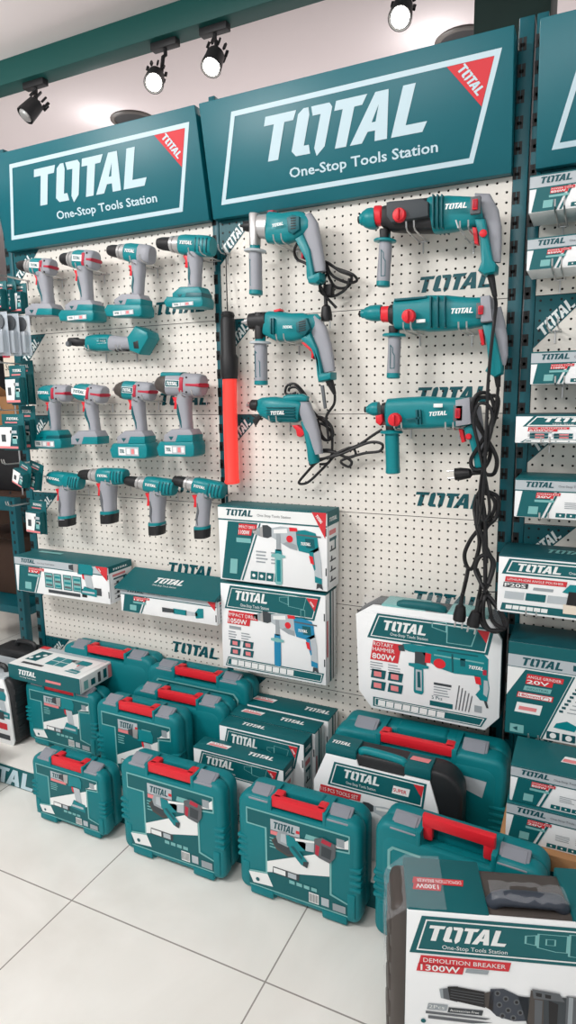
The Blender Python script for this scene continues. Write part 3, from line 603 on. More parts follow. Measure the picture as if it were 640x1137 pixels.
def sh(f, t, x, y0, y1, clampm, fy, fw, bx, by, hw, grip='grey', inl='tooldark', ringm='cardgrey'):
    mb = MB(); f.loft(mb, [(x, y0, hw*.72), (x, y0+6, hw*.8), (x, y1, hw*.72)], clampm, 1.3, 3).build('handle_clamp', t)
    mb = MB(); f.loft(mb, [(x, fy-26, hw*.8), (x, fy-4, hw*.86)], 'tool', 1, 2)
    f.loft(mb, [(x, fy-4, fw*.9), (x, fy, fw), (x, fy+7, fw), (x, fy+11, fw*.5)], ringm, .9, 2, 24).build('handle_guard', t)
    mb = MB(); f.loft(mb, [(x+1, fy+8, hw*.95), (x+2, fy+30, hw), ((x+bx)/2+1, (fy+by)/2, hw*.98), (bx, by-22, hw)], grip, 1, 2.3).build('side_handle', t)
    mb = MB(); f.loft(mb, [(bx, by-23, hw*1.02), (bx, by-4, hw*1.04), (bx, by, hw*.8)], 'tool', 1, 2.3).build('handle_end', t)
    if inl:
        a = Art(); q0 = f.p(x-hw*.4, by-40); q1 = f.p(x+hw*.4, fy+40); W, H = q1.x-q0.x, q1.z-q0.z
        a.ring([(0, 0), (W, 0), (W, H*.55), (W*.6, H*.68), (W*.6, H*.86), (0, H)], W*.14, inl, 1); MB().art(a, (q0.x, f.Y-hw*f.sc(x, by)*1.04, q0.z), (1, 0, 0), (0, 0, 1), .0008).build('handle_inlay', t)
corded('impact_drill', 'corded impact drill with silver nose and tied black cord, top of its column', (260, 220, 4.267), GD, cd1)
def cd2(f, t):
    mb = MB(); f.loft(mb, [(40, 104, 6), (56, 104, 10), (58, 104, 18), (80, 100, 22)], 'metal', 1, 2)
    f.loft(mb, [(76, 100, 26), (82, 100, 40), (150, 98, 46), (170, 96, 44)], 'black', .9, 2.2).build('chuck', t)
    mb = MB(); f.loft(mb, [(160, 110, 44), (168, 108, 62), (230, 126, 76), (300, 130, 72), (370, 118, 64), (400, 100, 44), (432, 72, 14)], 'tool', .6, 2.8)
    f.prism(mb, [(350, 190), (400, 160), (436, 240), (456, 330), (460, 362), (508, 360), (506, 396), (440, 410), (434, 372), (428, 300), (404, 240)], 'tool', .025, .008); mb.build('housing', t)
    mb = MB(); f.loft(mb, [(350, 92, 18), (400, 96, 34), (430, 140, 40), (456, 220, 38), (474, 300, 34), (486, 356, 28)], 'grey', .6, 2.8).build('grip', t)
    mb = MB(); f.prism(mb, [(440, 372), (508, 358), (508, 394), (444, 408)], 'tool', .027, .007).build('grip_foot', t)
    mb = MB(); f.prism(mb, [(336, 112), (390, 88), (408, 140), (380, 176), (340, 160)], 'tooldark', .032, .002)
    for k in range(5): f.prism(mb, [(352, 108+k*11), (386, 100+k*11), (388, 106+k*11), (352, 114+k*11)], 'black', .0326, .0005)
    mb.build('cooling_slots', t); mb = MB()
    for k in range(2): f.prism(mb, [(208+k*12, 90), (215+k*12, 90), (215+k*12, 170), (208+k*12, 165)], 'tooldark', .034, .0005)
    mb.build('air_inlet', t)
    mb = MB(); f.prism(mb, [(346, 208), (372, 206), (410, 244), (436, 236), (440, 256), (418, 262), (408, 292), (398, 286), (400, 256)], 'red', .012, .003).build('trigger', t)
    mb = MB(); f.prism(mb, [(208, 44), (240, 36), (250, 48), (212, 58)], 'red', .012, .003).build('mode_switch', t)
    sh(f, t, 134, 56, 190, 'black', 206, 50, 138, 424, 29)
    decal(f, t, 274, 142, 328, 140, f.Y-.037)
    mb = MB(); f.loft(mb, [(484, 400, 20), (500, 440, 14), (512, 470, 8)], 'cord', 1, 2, 12); cable(f, mb, [(512, 465), (508, 520), (470, 580), (474, 640), (480, 700)]); mb.build('power_cord', t)
    mb = MB(); f.prism(mb, [(440, 424), (456, 424), (470, 540), (458, 544)], 'greydark', .004, .001).build('chuck_key', t)
    q = f.p(275, 210); hook('second corded drill with a black gear head', q.x, q.z, -0.12, .012)
corded('impact_drill', 'corded impact drill with black gear head, middle of the column beside the baton', (260, 335, 4.571), GD, cd2)
def cd3(f, t):
    mb = MB(); f.loft(mb, [(36, 112, 8), (52, 112, 15), (55, 112, 18)], 'metal', 1, 2); f.loft(mb, [(54, 112, 20), (58, 112, 23), (84, 112, 22), (88, 112, 18)], 'black', 1, 2).build('chuck', t)
    mb = MB(); f.loft(mb, [(84, 108, 20), (92, 108, 30), (110, 118, 42), (150, 130, 54), (250, 138, 48), (262, 140, 40)], 'tool', .7, 2.8)
    f.loft(mb, [(196, 88, 14), (210, 84, 16), (270, 82, 17), (290, 86, 10)], 'tool', 1.4, 3); mb.build('housing', t)
    mb = MB(); f.loft(mb, [(150, 106, 10), (240, 108, 18), (276, 120, 30), (296, 170, 28), (314, 230, 26), (326, 290, 24), (330, 318, 22)], 'grey', .75, 2.8).build('grip', t)
    mb = MB(); f.loft(mb, [(270, 180, 8), (292, 230, 14), (306, 290, 16), (316, 340, 20), (320, 356, 16)], 'tool', 1.5, 2.6).build('grip_spine', t)
    mb = MB()
    for k in range(5): f.prism(mb, [(134, 120+k*11), (252, 120+k*11), (252, 124+k*11), (134, 124+k*11)], 'tooldark', .0305, .0005)
    mb.build('cooling_slots', t)
    mb = MB(); f.prism(mb, [(228, 196), (250, 194), (276, 214), (282, 232), (264, 246), (250, 240), (246, 216)], 'red', .012, .003).build('trigger', t)
    decal(f, t, 152, 152, 216, 150, f.Y-.0315)
    mb = MB(); cable(f, mb, [(328, 350, -.08), (300, 360, -.06), (310, 310, -.06), (380, 300, -.06), (450, 330, -.05), (490, 320, -.05), (470, 290, -.05), (400, 320, -.06), (330, 350, -.06), (280, 400, -.05), (252, 438, -.05), (290, 435, -.05), (350, 380, -.05), (420, 310, -.05), (500, 280, -.05), (560, 240, -.05), (600, 215, -.05)])
    cable(f, mb, [(330, 340, -.07), (420, 320, -.06), (540, 270, -.05), (600, 275, -.05), (590, 305, -.05), (520, 315, -.05), (430, 345, -.05), (460, 370, -.05), (470, 345, -.05), (400, 310, -.06), (330, 310, -.06), (300, 330, -.07)])
    cable(f, mb, [(240, 60, -.04), (215, 70, -.04), (196, 60, -.04), (205, 30, -.04), (240, 26, -.04), (280, 70, -.03), (300, 120, -.03), (340, 170, -.04), (385, 200, -.05), (395, 240, -.05), (370, 260, -.05), (345, 230, -.05), (330, 170, -.04)])
    cable(f, mb, [(330, 160, -.04), (360, 170, -.05), (392, 210, -.05), (380, 255, -.05), (350, 250, -.05), (340, 190, -.05), (385, 220, -.04), (392, 290, -.05), (380, 350, -.05), (340, 360, -.05)])
    cable(f, mb, [(210, 55, -.035), (216, 40, -.035), (245, 40, -.035), (275, 80, -.035)]); mb.build('power_cord', t)
    mb = MB(); f.prism(mb, [(60, 175), (96, 142), (102, 152), (72, 200)], 'black', .005, .002); f.prism(mb, [(52, 150), (96, 166), (94, 176), (54, 160)], 'black', .006, .002, .006).build('chuck_key', t)
    q = f.p(170, 186); hook('smallest corded drill', q.x, q.z, -0.11, .012)
corded('electric_drill', 'smallest corded drill with straight name band and tangled cord, lowest in its column', (265, 420, 3.765), GD, cd3)
GH = 'rotary hammers on the middle pegboard'
def hammer_common(f, t, nose, knob, sw, trig, dec, Ys):
    n0, n1, y, r, ycl, y2, r2 = nose
    mb = MB(); L = n1-n0; f.loft(mb, [(n0, y, r*.42), (n0+2, y, r*.52), (n0+L*.18, y, r*.58), (n0+L*.22, y, r*.72), (n0+L*.5, y-2, r*.95), (n0+L*.75, y-3, r), (n1, y-4, r*.95)], 'tool', 1, 2); mb.build('chuck_sleeve', t)
    MB().lathe([(0, .008), (.006, .009)], f.p(n0+1, y), (-1, 0, 0), 'black', 12).build('bit_socket', t)
    q = f.p(knob[0], knob[1]); R = knob[2]*f.sc(*knob[:2]); mb = MB(); mb.lathe([(0, R*1.05), (.012, R), (.014, R*.9), (.016, R*.2)], (q.x, Ys, q.z), (0, -1, 0), 'red', 24)
    mb.box((q.x-R*.22, Ys-.024, q.z-R*.8), (q.x+R*.22, Ys-.014, q.z+R*.8), 'red', .003).build('mode_knob', t)
    x0, y0, x1, y1 = sw; a, b = f.p(x0, y1), f.p(x1, y0); mb = MB(); mb.box((a.x-.006, Ys-.001, a.z-.008), (b.x+.006, Ys+.012, b.z+.008), 'greydark', .002)
    mb.box((a.x, Ys-.008, a.z), (b.x, Ys+.01, b.z), 'red', .002)
    for k in range(1, 4): xx = a.x+(b.x-a.x)*k/4; mb.box((xx-.001, Ys-.0095, a.z+.004), (xx+.001, Ys-.006, b.z-.002), 'rubyred', .0005)
    mb.build('direction_switch', t)
    mb = MB(); f.prism(mb, trig, 'red', .011, .003).build('trigger', t)
    decal(f, t, *dec, Ys)
def rh1(f, t):
    Ys = f.Y-.046
    mb = MB(); f.loft(mb, [(84, 132, 34), (88, 132, 42), (112, 130, 42), (118, 130, 36)], 'red', .9, 2.6).build('locking_ring', t)
    mb = MB(); f.loft(mb, [(112, 136, 40), (120, 136, 46), (140, 138, 50), (150, 136, 62), (200, 136, 66), (300, 132, 72), (330, 130, 74)], 'black', .72, 3.2)
    f.prism(mb, [(150, 92), (296, 78), (322, 92), (322, 150), (170, 176), (150, 150)], 'ink', .048, .004); mb.build('gear_case', t)
    mb = MB(); f.loft(mb, [(318, 132, 70), (324, 130, 76), (400, 124, 74), (500, 116, 62), (534, 112, 56)], 'tool', .72, 3.2)
    for k in (338, 356, 374): f.prism(mb, [(k, 60), (k+5, 60), (k+5, 195), (k, 195)], 'tooldark', .0465, .0005)
    f.prism(mb, [(500, 150), (548, 152), (560, 220), (580, 320), (596, 340), (592, 372), (544, 384), (518, 366), (532, 330), (528, 240)], 'tool', .03, .008); mb.build('motor_housing', t)
    mb = MB(); f.loft(mb, [(508, 84, 46), (540, 80, 46), (566, 120, 36), (582, 180, 30), (586, 250, 26), (588, 326, 20)], 'grey', .85, 2.8).build('grip', t)
    q = f.p(543, 216); MB().lathe([(0, .009), (.006, .009), (.008, .006)], (q.x, f.Y-.03, q.z), (0, -1, 0), 'red', 16).build('lock_button', t)
    hammer_common(f, t, (20, 88, 146, 46, 0, 0, 0), (206, 148, 28), (503, 82, 526, 128), [(490, 180), (510, 182), (518, 254), (500, 250)], (386, 124, 484, 116), Ys)
    a = Art(); MB().tube([f.p(420, 148, Ys-.006), f.p(430, 180, Ys-.006), f.p(456, 204, Ys+.01)], .0022, 'metal', 6).build('belt_clip', t)
    sh(f, t, 124, 188, 226, 'black', 232, 46, 116, 428, 26, ringm='tool')
    mb = MB(); f.loft(mb, [(566, 380, 16), (574, 420, 14), (584, 470, 10)], 'cord', 1, 2, 12)
    cable(f, mb, [(582, 465, -.09), (588, 500, -.115), (582, 560, -.15), (570, 660, -.152), (560, 760, -.15), (553, 860, -.145), (550, 960, -.145), (545, 1060, -.155), (540, 1200, -.155), (530, 1340, -.15), (520, 1420, -.12)], .0042); mb.build('power_cord', t)
    for x in (250, 470): q = f.p(x, 210); hook('black and teal rotary hammer, '+('under its gear case' if x < 300 else 'under its motor'), q.x, q.z, -0.13, .01)
corded('rotary_hammer', 'black and teal rotary hammer with red knob, top right of the middle pegboard', (395, 205, 3.765), GH, rh1, -0.09)
def rh2(f, t):
    Ys = f.Y-.044
    mb = MB(); f.loft(mb, [(106, 124, 26), (110, 124, 32), (142, 124, 34), (148, 124, 28)], 'red', .9, 2.6).build('locking_ring', t)
    mb = MB(); f.loft(mb, [(140, 126, 36), (150, 126, 42), (164, 126, 44)], 'black', .9, 2.6).build('gear_neck', t)
    mb = MB(); f.loft(mb, [(158, 126, 44), (166, 126, 62), (260, 124, 66), (300, 122, 74), (380, 120, 72), (460, 120, 64), (540, 112, 56), (556, 110, 52)], 'tool', .72, 3.2)
    for k in (318, 346, 374): f.prism(mb, [(k, 60), (k+5, 60), (k+5, 182), (k, 184)], 'tooldark', .0465, .0005)
    f.prism(mb, [(170, 66), (300, 56), (300, 64), (170, 76)], 'tooldark', .03, .001)
    f.prism(mb, [(520, 170), (560, 160), (580, 240), (600, 330), (598, 366), (570, 382), (532, 356), (546, 330), (538, 250)], 'tool', .03, .008); mb.build('motor_housing', t)
    mb = MB(); f.prism(mb, [(518, 60), (556, 56), (566, 158), (520, 164)], 'grey', .0455, .003); f.loft(mb, [(556, 110, 40), (578, 160, 30), (590, 220, 28), (596, 290, 24), (592, 330, 18)], 'grey', .9, 2.8).build('grip', t)
    hammer_common(f, t, (24, 108, 122, 34, 0, 0, 0), (236, 140, 27), (511, 98, 532, 134), [(500, 186), (520, 186), (528, 248), (514, 252)], (398, 130, 494, 126), Ys)
    q0, q1 = f.p(264, 166), f.p(300, 150); MB().box((q0.x, Ys-.001, q0.z), (q1.x, Ys+.002, q1.z), 'white', .001).build('sticker', t)
    sh(f, t, 157, 172, 202, 'black', 207, 46, 154, 386, 25, ringm='tool')
    mb = MB(); f.loft(mb, [(576, 372, 15), (580, 420, 10)], 'cord', 1, 2, 12)
    cable(f, mb, [(580, 410, -.09), (574, 470, -.12), (548, 600, -.146), (520, 740, -.146), (505, 860, -.14), (520, 960, -.14), (545, 920, -.14), (530, 800, -.146), (500, 660, -.15), (480, 560, -.15), (500, 490, -.15), (545, 500, -.146), (556, 580, -.146), (520, 700, -.15)], .0042); mb.build('power_cord', t)
    for x in (230, 450): q = f.p(x, 198); hook('all-teal rotary hammer with a grey side handle, '+('under its gear case' if x < 300 else 'under its motor'), q.x, q.z, -0.13, .01)
corded('rotary_hammer', 'all-teal rotary hammer with grey side handle and white sticker, second from top', (395, 315, 3.657), GH, rh2, -0.09)
def rh3(f, t):
    Ys = f.Y-.042
    mb = MB(); f.loft(mb, [(92, 114, 24), (96, 114, 30), (114, 114, 34), (122, 114, 34)], 'black', .9, 2.6).build('gear_neck', t)
    mb = MB(); f.prism(mb, [(76, 136), (104, 130), (108, 160), (96, 178), (78, 166)], 'red', .03, .005).build('locking_clip', t)
    mb = MB(); f.loft(mb, [(112, 126, 44), (120, 126, 60), (200, 126, 66), (280, 124, 68), (380, 124, 62), (440, 122, 60), (466, 118, 52)], 'tool', .72, 3.2)
    for k in (248, 262): f.prism(mb, [(k, 112), (k+8, 112), (k+10, 172), (k+2, 172)], 'tooldark', .0425, .0005)
    f.prism(mb, [(210, 148), (270, 140), (270, 148), (210, 156)], 'tooldark', .0425, .0005)
    f.prism(mb, [(436, 186), (476, 170), (494, 240), (512, 300), (520, 350), (486, 358), (478, 300), (462, 240)], 'tool', .028, .008); mb.build('motor_housing', t)
    mb = MB(); f.prism(mb, [(412, 72), (470, 60), (476, 170), (412, 180)], 'grey', .043, .003); f.loft(mb, [(468, 110, 40), (486, 160, 28), (500, 230, 22), (512, 310, 18)], 'grey', .9, 2.8).build('grip', t)
    q = f.p(463, 222); MB().lathe([(0, .008), (.006, .008), (.008, .006)], (q.x, f.Y-.028, q.z), (0, -1, 0), 'red', 16).build('lock_button', t)
    hammer_common(f, t, (28, 80, 112, 30, 0, 0, 0), (166, 152, 27), (412, 105, 434, 146), [(414, 192), (434, 196), (444, 246), (428, 250)], (302, 138, 382, 132), Ys)
    q0, q1 = f.p(322, 102), f.p(360, 86); MB().box((q0.x, Ys-.001, q0.z), (q1.x, Ys+.002, q1.z), 'white', .001).build('sticker', t)
    sh(f, t, 132, 170, 196, 'black', 204, 46, 138, 380, 28, grip='tool', inl=None, ringm='tool')
    mb = MB(); cable(f, mb, [(505, 350, -.09), (520, 380, -.11), (560, 380, -.12), (572, 320, -.13), (540, 250, -.13), (490, 170, -.13), (470, 100, -.13), (490, 50, -.13), (535, 46, -.12), (560, 100, -.12), (545, 180, -.13), (500, 260, -.13), (465, 320, -.12), (475, 360, -.12), (520, 355, -.12), (545, 290, -.12), (515, 210, -.13), (480, 130, -.13), (490, 70, -.12), (525, 60, -.12), (575, 60, -.11), (570, 130, -.12), (530, 240, -.12)], .0054)
    cable(f, mb, [(530, 240, -.11), (500, 330, -.11), (470, 370, -.11), (445, 380, -.11)], .0054); q = f.p(470, 378, -.11); plug(mb, q, (-1, 0, -.1)); mb.build('power_cord', t)
    for x in (180, 390): q = f.p(x, 196); hook('lowest rotary hammer, '+('under its gear case' if x < 300 else 'under its motor'), q.x, q.z, -0.13, .01)
corded('rotary_hammer', 'all-teal rotary hammer with plain teal side handle, lowest of the hammers', (400, 425, 3.765), GH, rh3, -0.09)
# bundles of mains lead hanging under the hammers
f = TF(490, 530, 6.31, -0.07); c = f.p(290, 100)
t = thing('power_cord_bundle', 'black power leads bundled in long loops down to the rotary hammer carton', 'cord', (c.x, -0.07, c.z))
mb = MB(); Yb = lambda k: -.05-.02*(k % 3)
cable(f, mb, [(285, -60, -.1), (290, 60, -.08), (250, 140, -.07), (235, 220, -.07), (250, 330, -.08), (270, 450, -.08), (250, 560, -.08), (215, 640, -.07), (180, 620, -.06), (165, 540, -.06), (200, 450, -.06), (250, 380, -.06)], .0056)
cable(f, mb, [(290, 60, -.08), (320, 95, -.08), (390, 130, -.07), (405, 200, -.07), (380, 290, -.07), (320, 350, -.08), (300, 450, -.09), (310, 600, -.09), (310, 780, -.1)], .0056)
cable(f, mb, [(300, 110, -.07), (350, 130, -.07), (380, 190, -.07), (350, 280, -.07), (300, 360, -.07), (285, 250, -.08), (285, 150, -.08), (305, 250, -.09), (315, 420, -.09), (318, 600, -.09)], .0052)
cable(f, mb, [(260, 150, -.08), (262, 300, -.09), (290, 420, -.09), (340, 540, -.09), (372, 600, -.09), (350, 700, -.1), (310, 780, -.11), (270, 720, -.1), (240, 640, -.09), (270, 560, -.09), (330, 545, -.09), (360, 610, -.09), (330, 740, -.1), (305, 800, -.16)], .0056)
cable(f, mb, [(305, 800, -.13), (280, 880, -.17), (270, 980, -.17), (320, 1060, -.17), (420, 1070, -.17), (460, 1030, -.17), (430, 960, -.17), (350, 860, -.16), (320, 800, -.14)], .0056)
cable(f, mb, [(312, 800, -.13), (340, 900, -.18), (360, 1000, -.18), (420, 1050, -.18), (450, 1040, -.17), (400, 920, -.17), (330, 830, -.16), (300, 870, -.17), (300, 1000, -.17), (350, 1075, -.17), (410, 1080, -.17)], .0052)
cable(f, mb, [(190, 640, -.07), (175, 720, -.08), (150, 830, -.13), (142, 880, -.17)], .0056); cable(f, mb, [(250, 640, -.08), (280, 740, -.09), (262, 850, -.15), (250, 930, -.17)], .0052); mb.build('cable', t)
mb = MB(); plug(mb, f.p(140, 890, -.17), (-.08, 0, -1)); mb.build('plug', t)
mb = MB(); plug(mb, f.p(250, 930, -.175), (-.2, 0, -1)); mb.build('plug', t)
q = f.p(310, 790, -.1); MB().tube([q+Vector((-.02, -.01, 0)), q+Vector((0, -.02, .002)), q+Vector((.02, -.01, .0)), q+Vector((.06, .05, -.01)), q+Vector((.075, .09, -.012))], .0016, 'black', 6).build('wire_tie', t)
# ------------------------------------------------------------------ printed fronts of cartons
def tagbox(a, x, y, w, h, l1, l2, mt='tagred', sh=.18, layer=2):
    if l2:
        a.rect(x, y+h*.5, x+w, y+h, mt, layer, sh).rect(x-.06*h, y, x+w*.72, y+h*.5, mt, layer, sh)
        a.text(l1, x+w*.04, y+h*.6, h*.26, 'white', layer+1, w=w*.92).text(l2, x+w*.02, y+h*.08, h*.36, 'white', layer+1, w=w*.62, bold=True)
    else:
        a.rect(x, y, x+w, y+h, mt, layer, sh).text(l1, x+w*.06, y+h*.25, h*.5, 'white', layer+1, w=w*.88, bold=True)
def icons(a, x, y, w, h, n, mt='card', layer=2, gap=.12):
    p = w/n
    for i in range(n):
        a.rect(x+i*p, y, x+i*p+p*(1-gap), y+h, mt, layer, .1).disc(x+i*p+p*.45, y+h*.5, min(p, h)*.22, 'white', layer+1, 8)
def art_band(W, H, pic, l1, l2, picx=.3, picw=.62, picy=.1, tri=True, bandh=.17, tagline='One-Stop Tools Station', logow=.28, extras=True, band='white'):
    a = Art(); b0 = H*(1-bandh)
    a.rect(0, b0, W, H, 'cardgrey' if band == 'grey' else 'white', 1).rect(0, b0-.012*H-.0015, W, b0, 'card', 2).rect(0, H-.002-.01*H, W, H, 'card', 2)
    lw = min(W*logow, H*bandh*2.6); a.logo(W*.07, b0+H*bandh*.28, H*bandh*.5, 'carddark', 3, w=lw).text(tagline, W*.07+lw*1.1, b0+H*bandh*.34, H*bandh*.2, 'greydark', 3, w=lw*1.1)
    s = H*.28; a.poly([(W*.02, H*.02), (W*.2, H*.02), (W*.2+s, b0-H*.03), (W*.02+s*.42, b0-H*.03)], 'card', 2)
    a.poly([(W*.2+.006, H*.02), (W*.2+.011, H*.02), (W*.2+s+.011, b0-H*.03), (W*.2+s+.006, b0-H*.03)], 'card', 2)
    tagbox(a, W*.12+s*.42, b0-H*.2, W*.17, H*.15, l1, l2, layer=3)
    a.rect(W*.12+s*.3, b0-H*.3, W*.26+s*.3, b0-H*.24, 'cardlight', 3).rect(W*.1, H*.1, W*.17, H*.3, 'cardlight', 3, .1)
    if extras:
        a.lines(W*.36, H*.42, W*.12, 4, H*.045).lines(W*.5, H*.42, W*.1, 4, H*.045); icons(a, W*.3, H*.05, W*.3, H*.11, 4, layer=2)
    if tri: a.poly([(W*.87, b0+H*bandh*.95), (W*.995, b0+H*bandh*.95), (W*.985, b0-H*.16)], 'tagred', 4).sub(W*.9, b0+H*bandh*.7, 1, 1, -.9).logo(0, 0, H*.035, 'white', 5)
    if pic:
        g = a.sub(W*picx, H*picy, W*picw, W*picw*(.28 if picw == .42 else 1)); pic(g)
    return a
def art_frame(W, H, pic, l1, l2, picx=.3, picw=.62, picy=.12, line='One-Stop Tools Station', fh=.27, tagw=.3, tri=True, acc=None):
    a = Art(); z0, z1 = H*(.97-fh), H*.97
    P = [(W*.04, z0), (W*.9, z0), (W*.96, z1), (W*.1, z1)]; a.poly(P, 'card', 1).ring([(W*.06, z0+.02*H), (W*.885, z0+.02*H), (W*.935, z1-.025*H), (W*.115, z1-.025*H)], W*.006, 'white', 2)
    fhh = fh*H; a.logo(W*.14, z0+fhh*.42, fhh*.4, 'white', 3, w=W*.34).text(line, W*.2, z0+fhh*.17, fhh*.13, 'white', 3, w=W*.28)
    g = a.sub(W*.58, z0+fhh*.05, W*.28, W*.24)         # pale outline drawing in the band
    for q in ([(0, .5), (.3, .4), (.3, .7), (0, .65)], [(.3, .35), (.8, .3), (.9, .75), (.3, .8)], [(.7, .02), (.85, .02), (.85, .3), (.7, .3)]): g.ring(q, .015, 'cardlight', 2)
    if tri: a.poly([(W*.83, z1-.03*H), (W*.935, z1-.03*H), (W*.905, z1-.17*H)], 'tagred', 4).sub(W*.858, z1-.07*H, 1, 1, -.9).logo(0, 0, H*.02, 'white', 5)
    tagbox(a, W*.07, z0-H*.17, W*tagw, H*.15, l1, l2, layer=3)
    a.rect(W*.08, z0-H*.23, W*.2, z0-H*.195, 'inkgrey', 2).lines(W*.07, z0-H*.27, W*.1, 4, H*.03).lines(W*.2, z0-H*.27, W*.1, 4, H*.03)
    for i in range(2):
        for j in range(2): a.rect(W*(.08+.13*i), H*(.17+.1*j), W*(.18+.13*i), H*(.25+.1*j), 'tooldark', 2, .2).rect(W*(.11+.13*i), H*(.185+.1*j), W*(.16+.13*i), H*(.23+.1*j), 'tagpink', 3)
    a.poly([(W*.03, H*.025), (W*.96, H*.025), (W*.985, H*.135), (W*.06, H*.135)], 'card', 2).ring([(W*.045, H*.038), (W*.955, H*.038), (W*.97, H*.122), (W*.065, H*.122)], W*.005, 'white', 3); icons(a, W*.09, H*.05, W*.62, H*.06, 9, 'white', 4)
    if acc: a.text(acc, W*.55, H*.25, H*.028, 'carddark', 3, w=W*.2); a.lines(W*.6, H*.42, W*.12, 4, H*.03)
    if pic: pic(a.sub(W*picx, H*picy, W*picw, W*picw))
    return a
def art_top(W, D, left=None, right=None, logo=True, lx=.55, flip=False):
    a = Art()
    if logo: a.sub(W*lx, D*.38, 1, 1).logo(0, 0, D*.26, 'white', 1, w=W*.3)
    tg = Art(); out = [('top_print', a)] if logo else []
    if left: a = tg; out.append(('top_tag', tg)); a.rect(W*.1, D*.38, W*.34, D*.68, 'white', 1, .3).rect(W*.12, D*.4, W*.33, D*.52, 'tagpink', 2, .3).text(left, W*.13, D*.55, D*.1, 'tagred', 2, w=W*.18)
    return out
def carton(name, label, x0, x1, yf, yb, z0, z1, front=None, top=None, side=None, body='paper', topm=None, group=None, rz=0.0, flaps=True, cat='carton'):
    cx, cy = (x0+x1)/2, (yf+yb)/2; t = thing(name, label, cat, (cx, cy, z0), rz, group); W, D, H = x1-x0, yb-yf, z1-z0
    mb = MB(); mb.box((-W/2, -D/2, 0), (W/2, D/2, H), body, .0022)
    if topm: mb.box((-W/2-.0006, -D/2-.0006, H-.004), (W/2+.0006, D/2+.0006, H+.0006), topm, .0012)
    mb.build('carton_body', t, local=True)
    if front: MB().art(front(W, H), (-W/2, -D/2, 0), (1, 0, 0), (0, 0, 1)).build('front_print', t, local=True)
    if top:
        q = top(W, D)
        for n, a in (q if isinstance(q, list) else [('top_print', q)]): MB().art(a, (-W/2, -D/2, H+(.0008 if topm else 0)), (1, 0, 0), (0, 1, 0)).build(n, t, local=True)
    if side: MB().art(side(D, H), (W/2, -D/2, 0), (0, 1, 0), (0, 0, 1)).build('side_print', t, local=True)
    if flaps:                                        # tuck slots and flap seam on the right end
        mb = MB()
        for k in (.25, .75): mb.box((W/2-.006, -D/2-.0006, H*k-.012), (W/2-.002, -D/2+.002, H*k+.012), 'ink', .0004)
        mb.box((W/2-.002, -D/2+.004, H*.06), (W/2+.0006, -D/2+.0052, H*.94), 'inkgrey'); mb.build('flap_slots', t, local=True)
    return t
def side_std(D, H):
    a = Art(); a.rect(0, H*.82, D, H, 'card', 1).logo(D*.14, H*.87, H*.05, 'white', 2, w=D*.7).rect(D*.15, H*.7, D*.7, H*.76, 'tagpink', 1)
    for k in range(4): a.rect(D*.2, H*(.1+.13*k), D*.7, H*(.12+.13*k), 'ink', 1).rect(D*.3, H*(.12+.13*k), D*.4, H*(.17+.13*k), 'ink', 1)
    a.rect(D*.18, H*.62, D*.75, H*.66, 'tooldark', 1).rect(D*.6, H*.5, D*.7, H*.62, 'tooldark', 1); return a
def stripes(D, H):
    a = Art(); a.rect(D*.35, 0, D*.5, H, 'card', 1).rect(D*.62, 0, D*.7, H, 'ink', 1).rect(D*.1, H*.3, D*.2, H*.7, 'tagred', 1); return a
DECK = 0.085
G1 = 'cartons hung on the pegboards'
carton('drill_carton', 'white drill carton with plain top band, the upper of two under the red baton', .04, .417, -.112, -.014, .774, 1.018,
       lambda W, H: art_band(W, H, lambda g: g.pic_drill(), 'IMPACT DRILL', '1100W', .33, .64, .01), None, side_std, topm='card', group=G1)
carton('drill_carton', 'white drill carton marked 1050W with teal framed band, hung under another drill carton', .035, .408, -.106, -.014, .467, .763,
       lambda W, H: art_frame(W, H, lambda g: g.pic_drill(body='blue', nose='alu'), 'IMPACT DRILL', '1050W', .326, .618, .12), None, stripes, topm='card', group=G1)
def art_kit(W, H):
    a = art_band(W, H, None, 'CORDLESS DRILL', '12V', band='grey', logow=.2, bandh=.22, extras=False)
    for k, (x, w) in enumerate(((.33, .09), (.43, .08), (.53, .09), (.63, .09))):
        a.rect(W*x, H*.22, W*(x+w), H*.64, 'cardlight', 2).ring([(W*x, H*.22), (W*(x+w), H*.22), (W*(x+w), H*.64), (W*x, H*.64)], .003, 'tooldark', 3)
        for j in range(3): a.rect(W*(x+.012), H*(.27+.12*j), W*(x+w-.012), H*(.33+.12*j), 'tool' if (j+k) % 2 else 'greydark', 3)
    a.rect(W*.36, H*.08, W*.7, H*.17, 'ink', 2); a.sub(W*.6, H*.1, W*.3, H*.88).pic_cordless(4); a.rect(W*.72, H*.1, W*.77, H*.32, 'black', 3); a.rect(W*.85, H*.2, W*.92, H*.4, 'ink', 3); return a
carton('drill_kit_carton', 'long white drill kit carton picturing bit cases, hung lowest at the left pegboard edge', -.865, -.405, -.14, -.014, .637, .775, art_kit, lambda W, D: Art().rect(W*.1, D*.6, W*.35, D*.75, 'cardlight', 1), side_std, topm='card', group=G1)
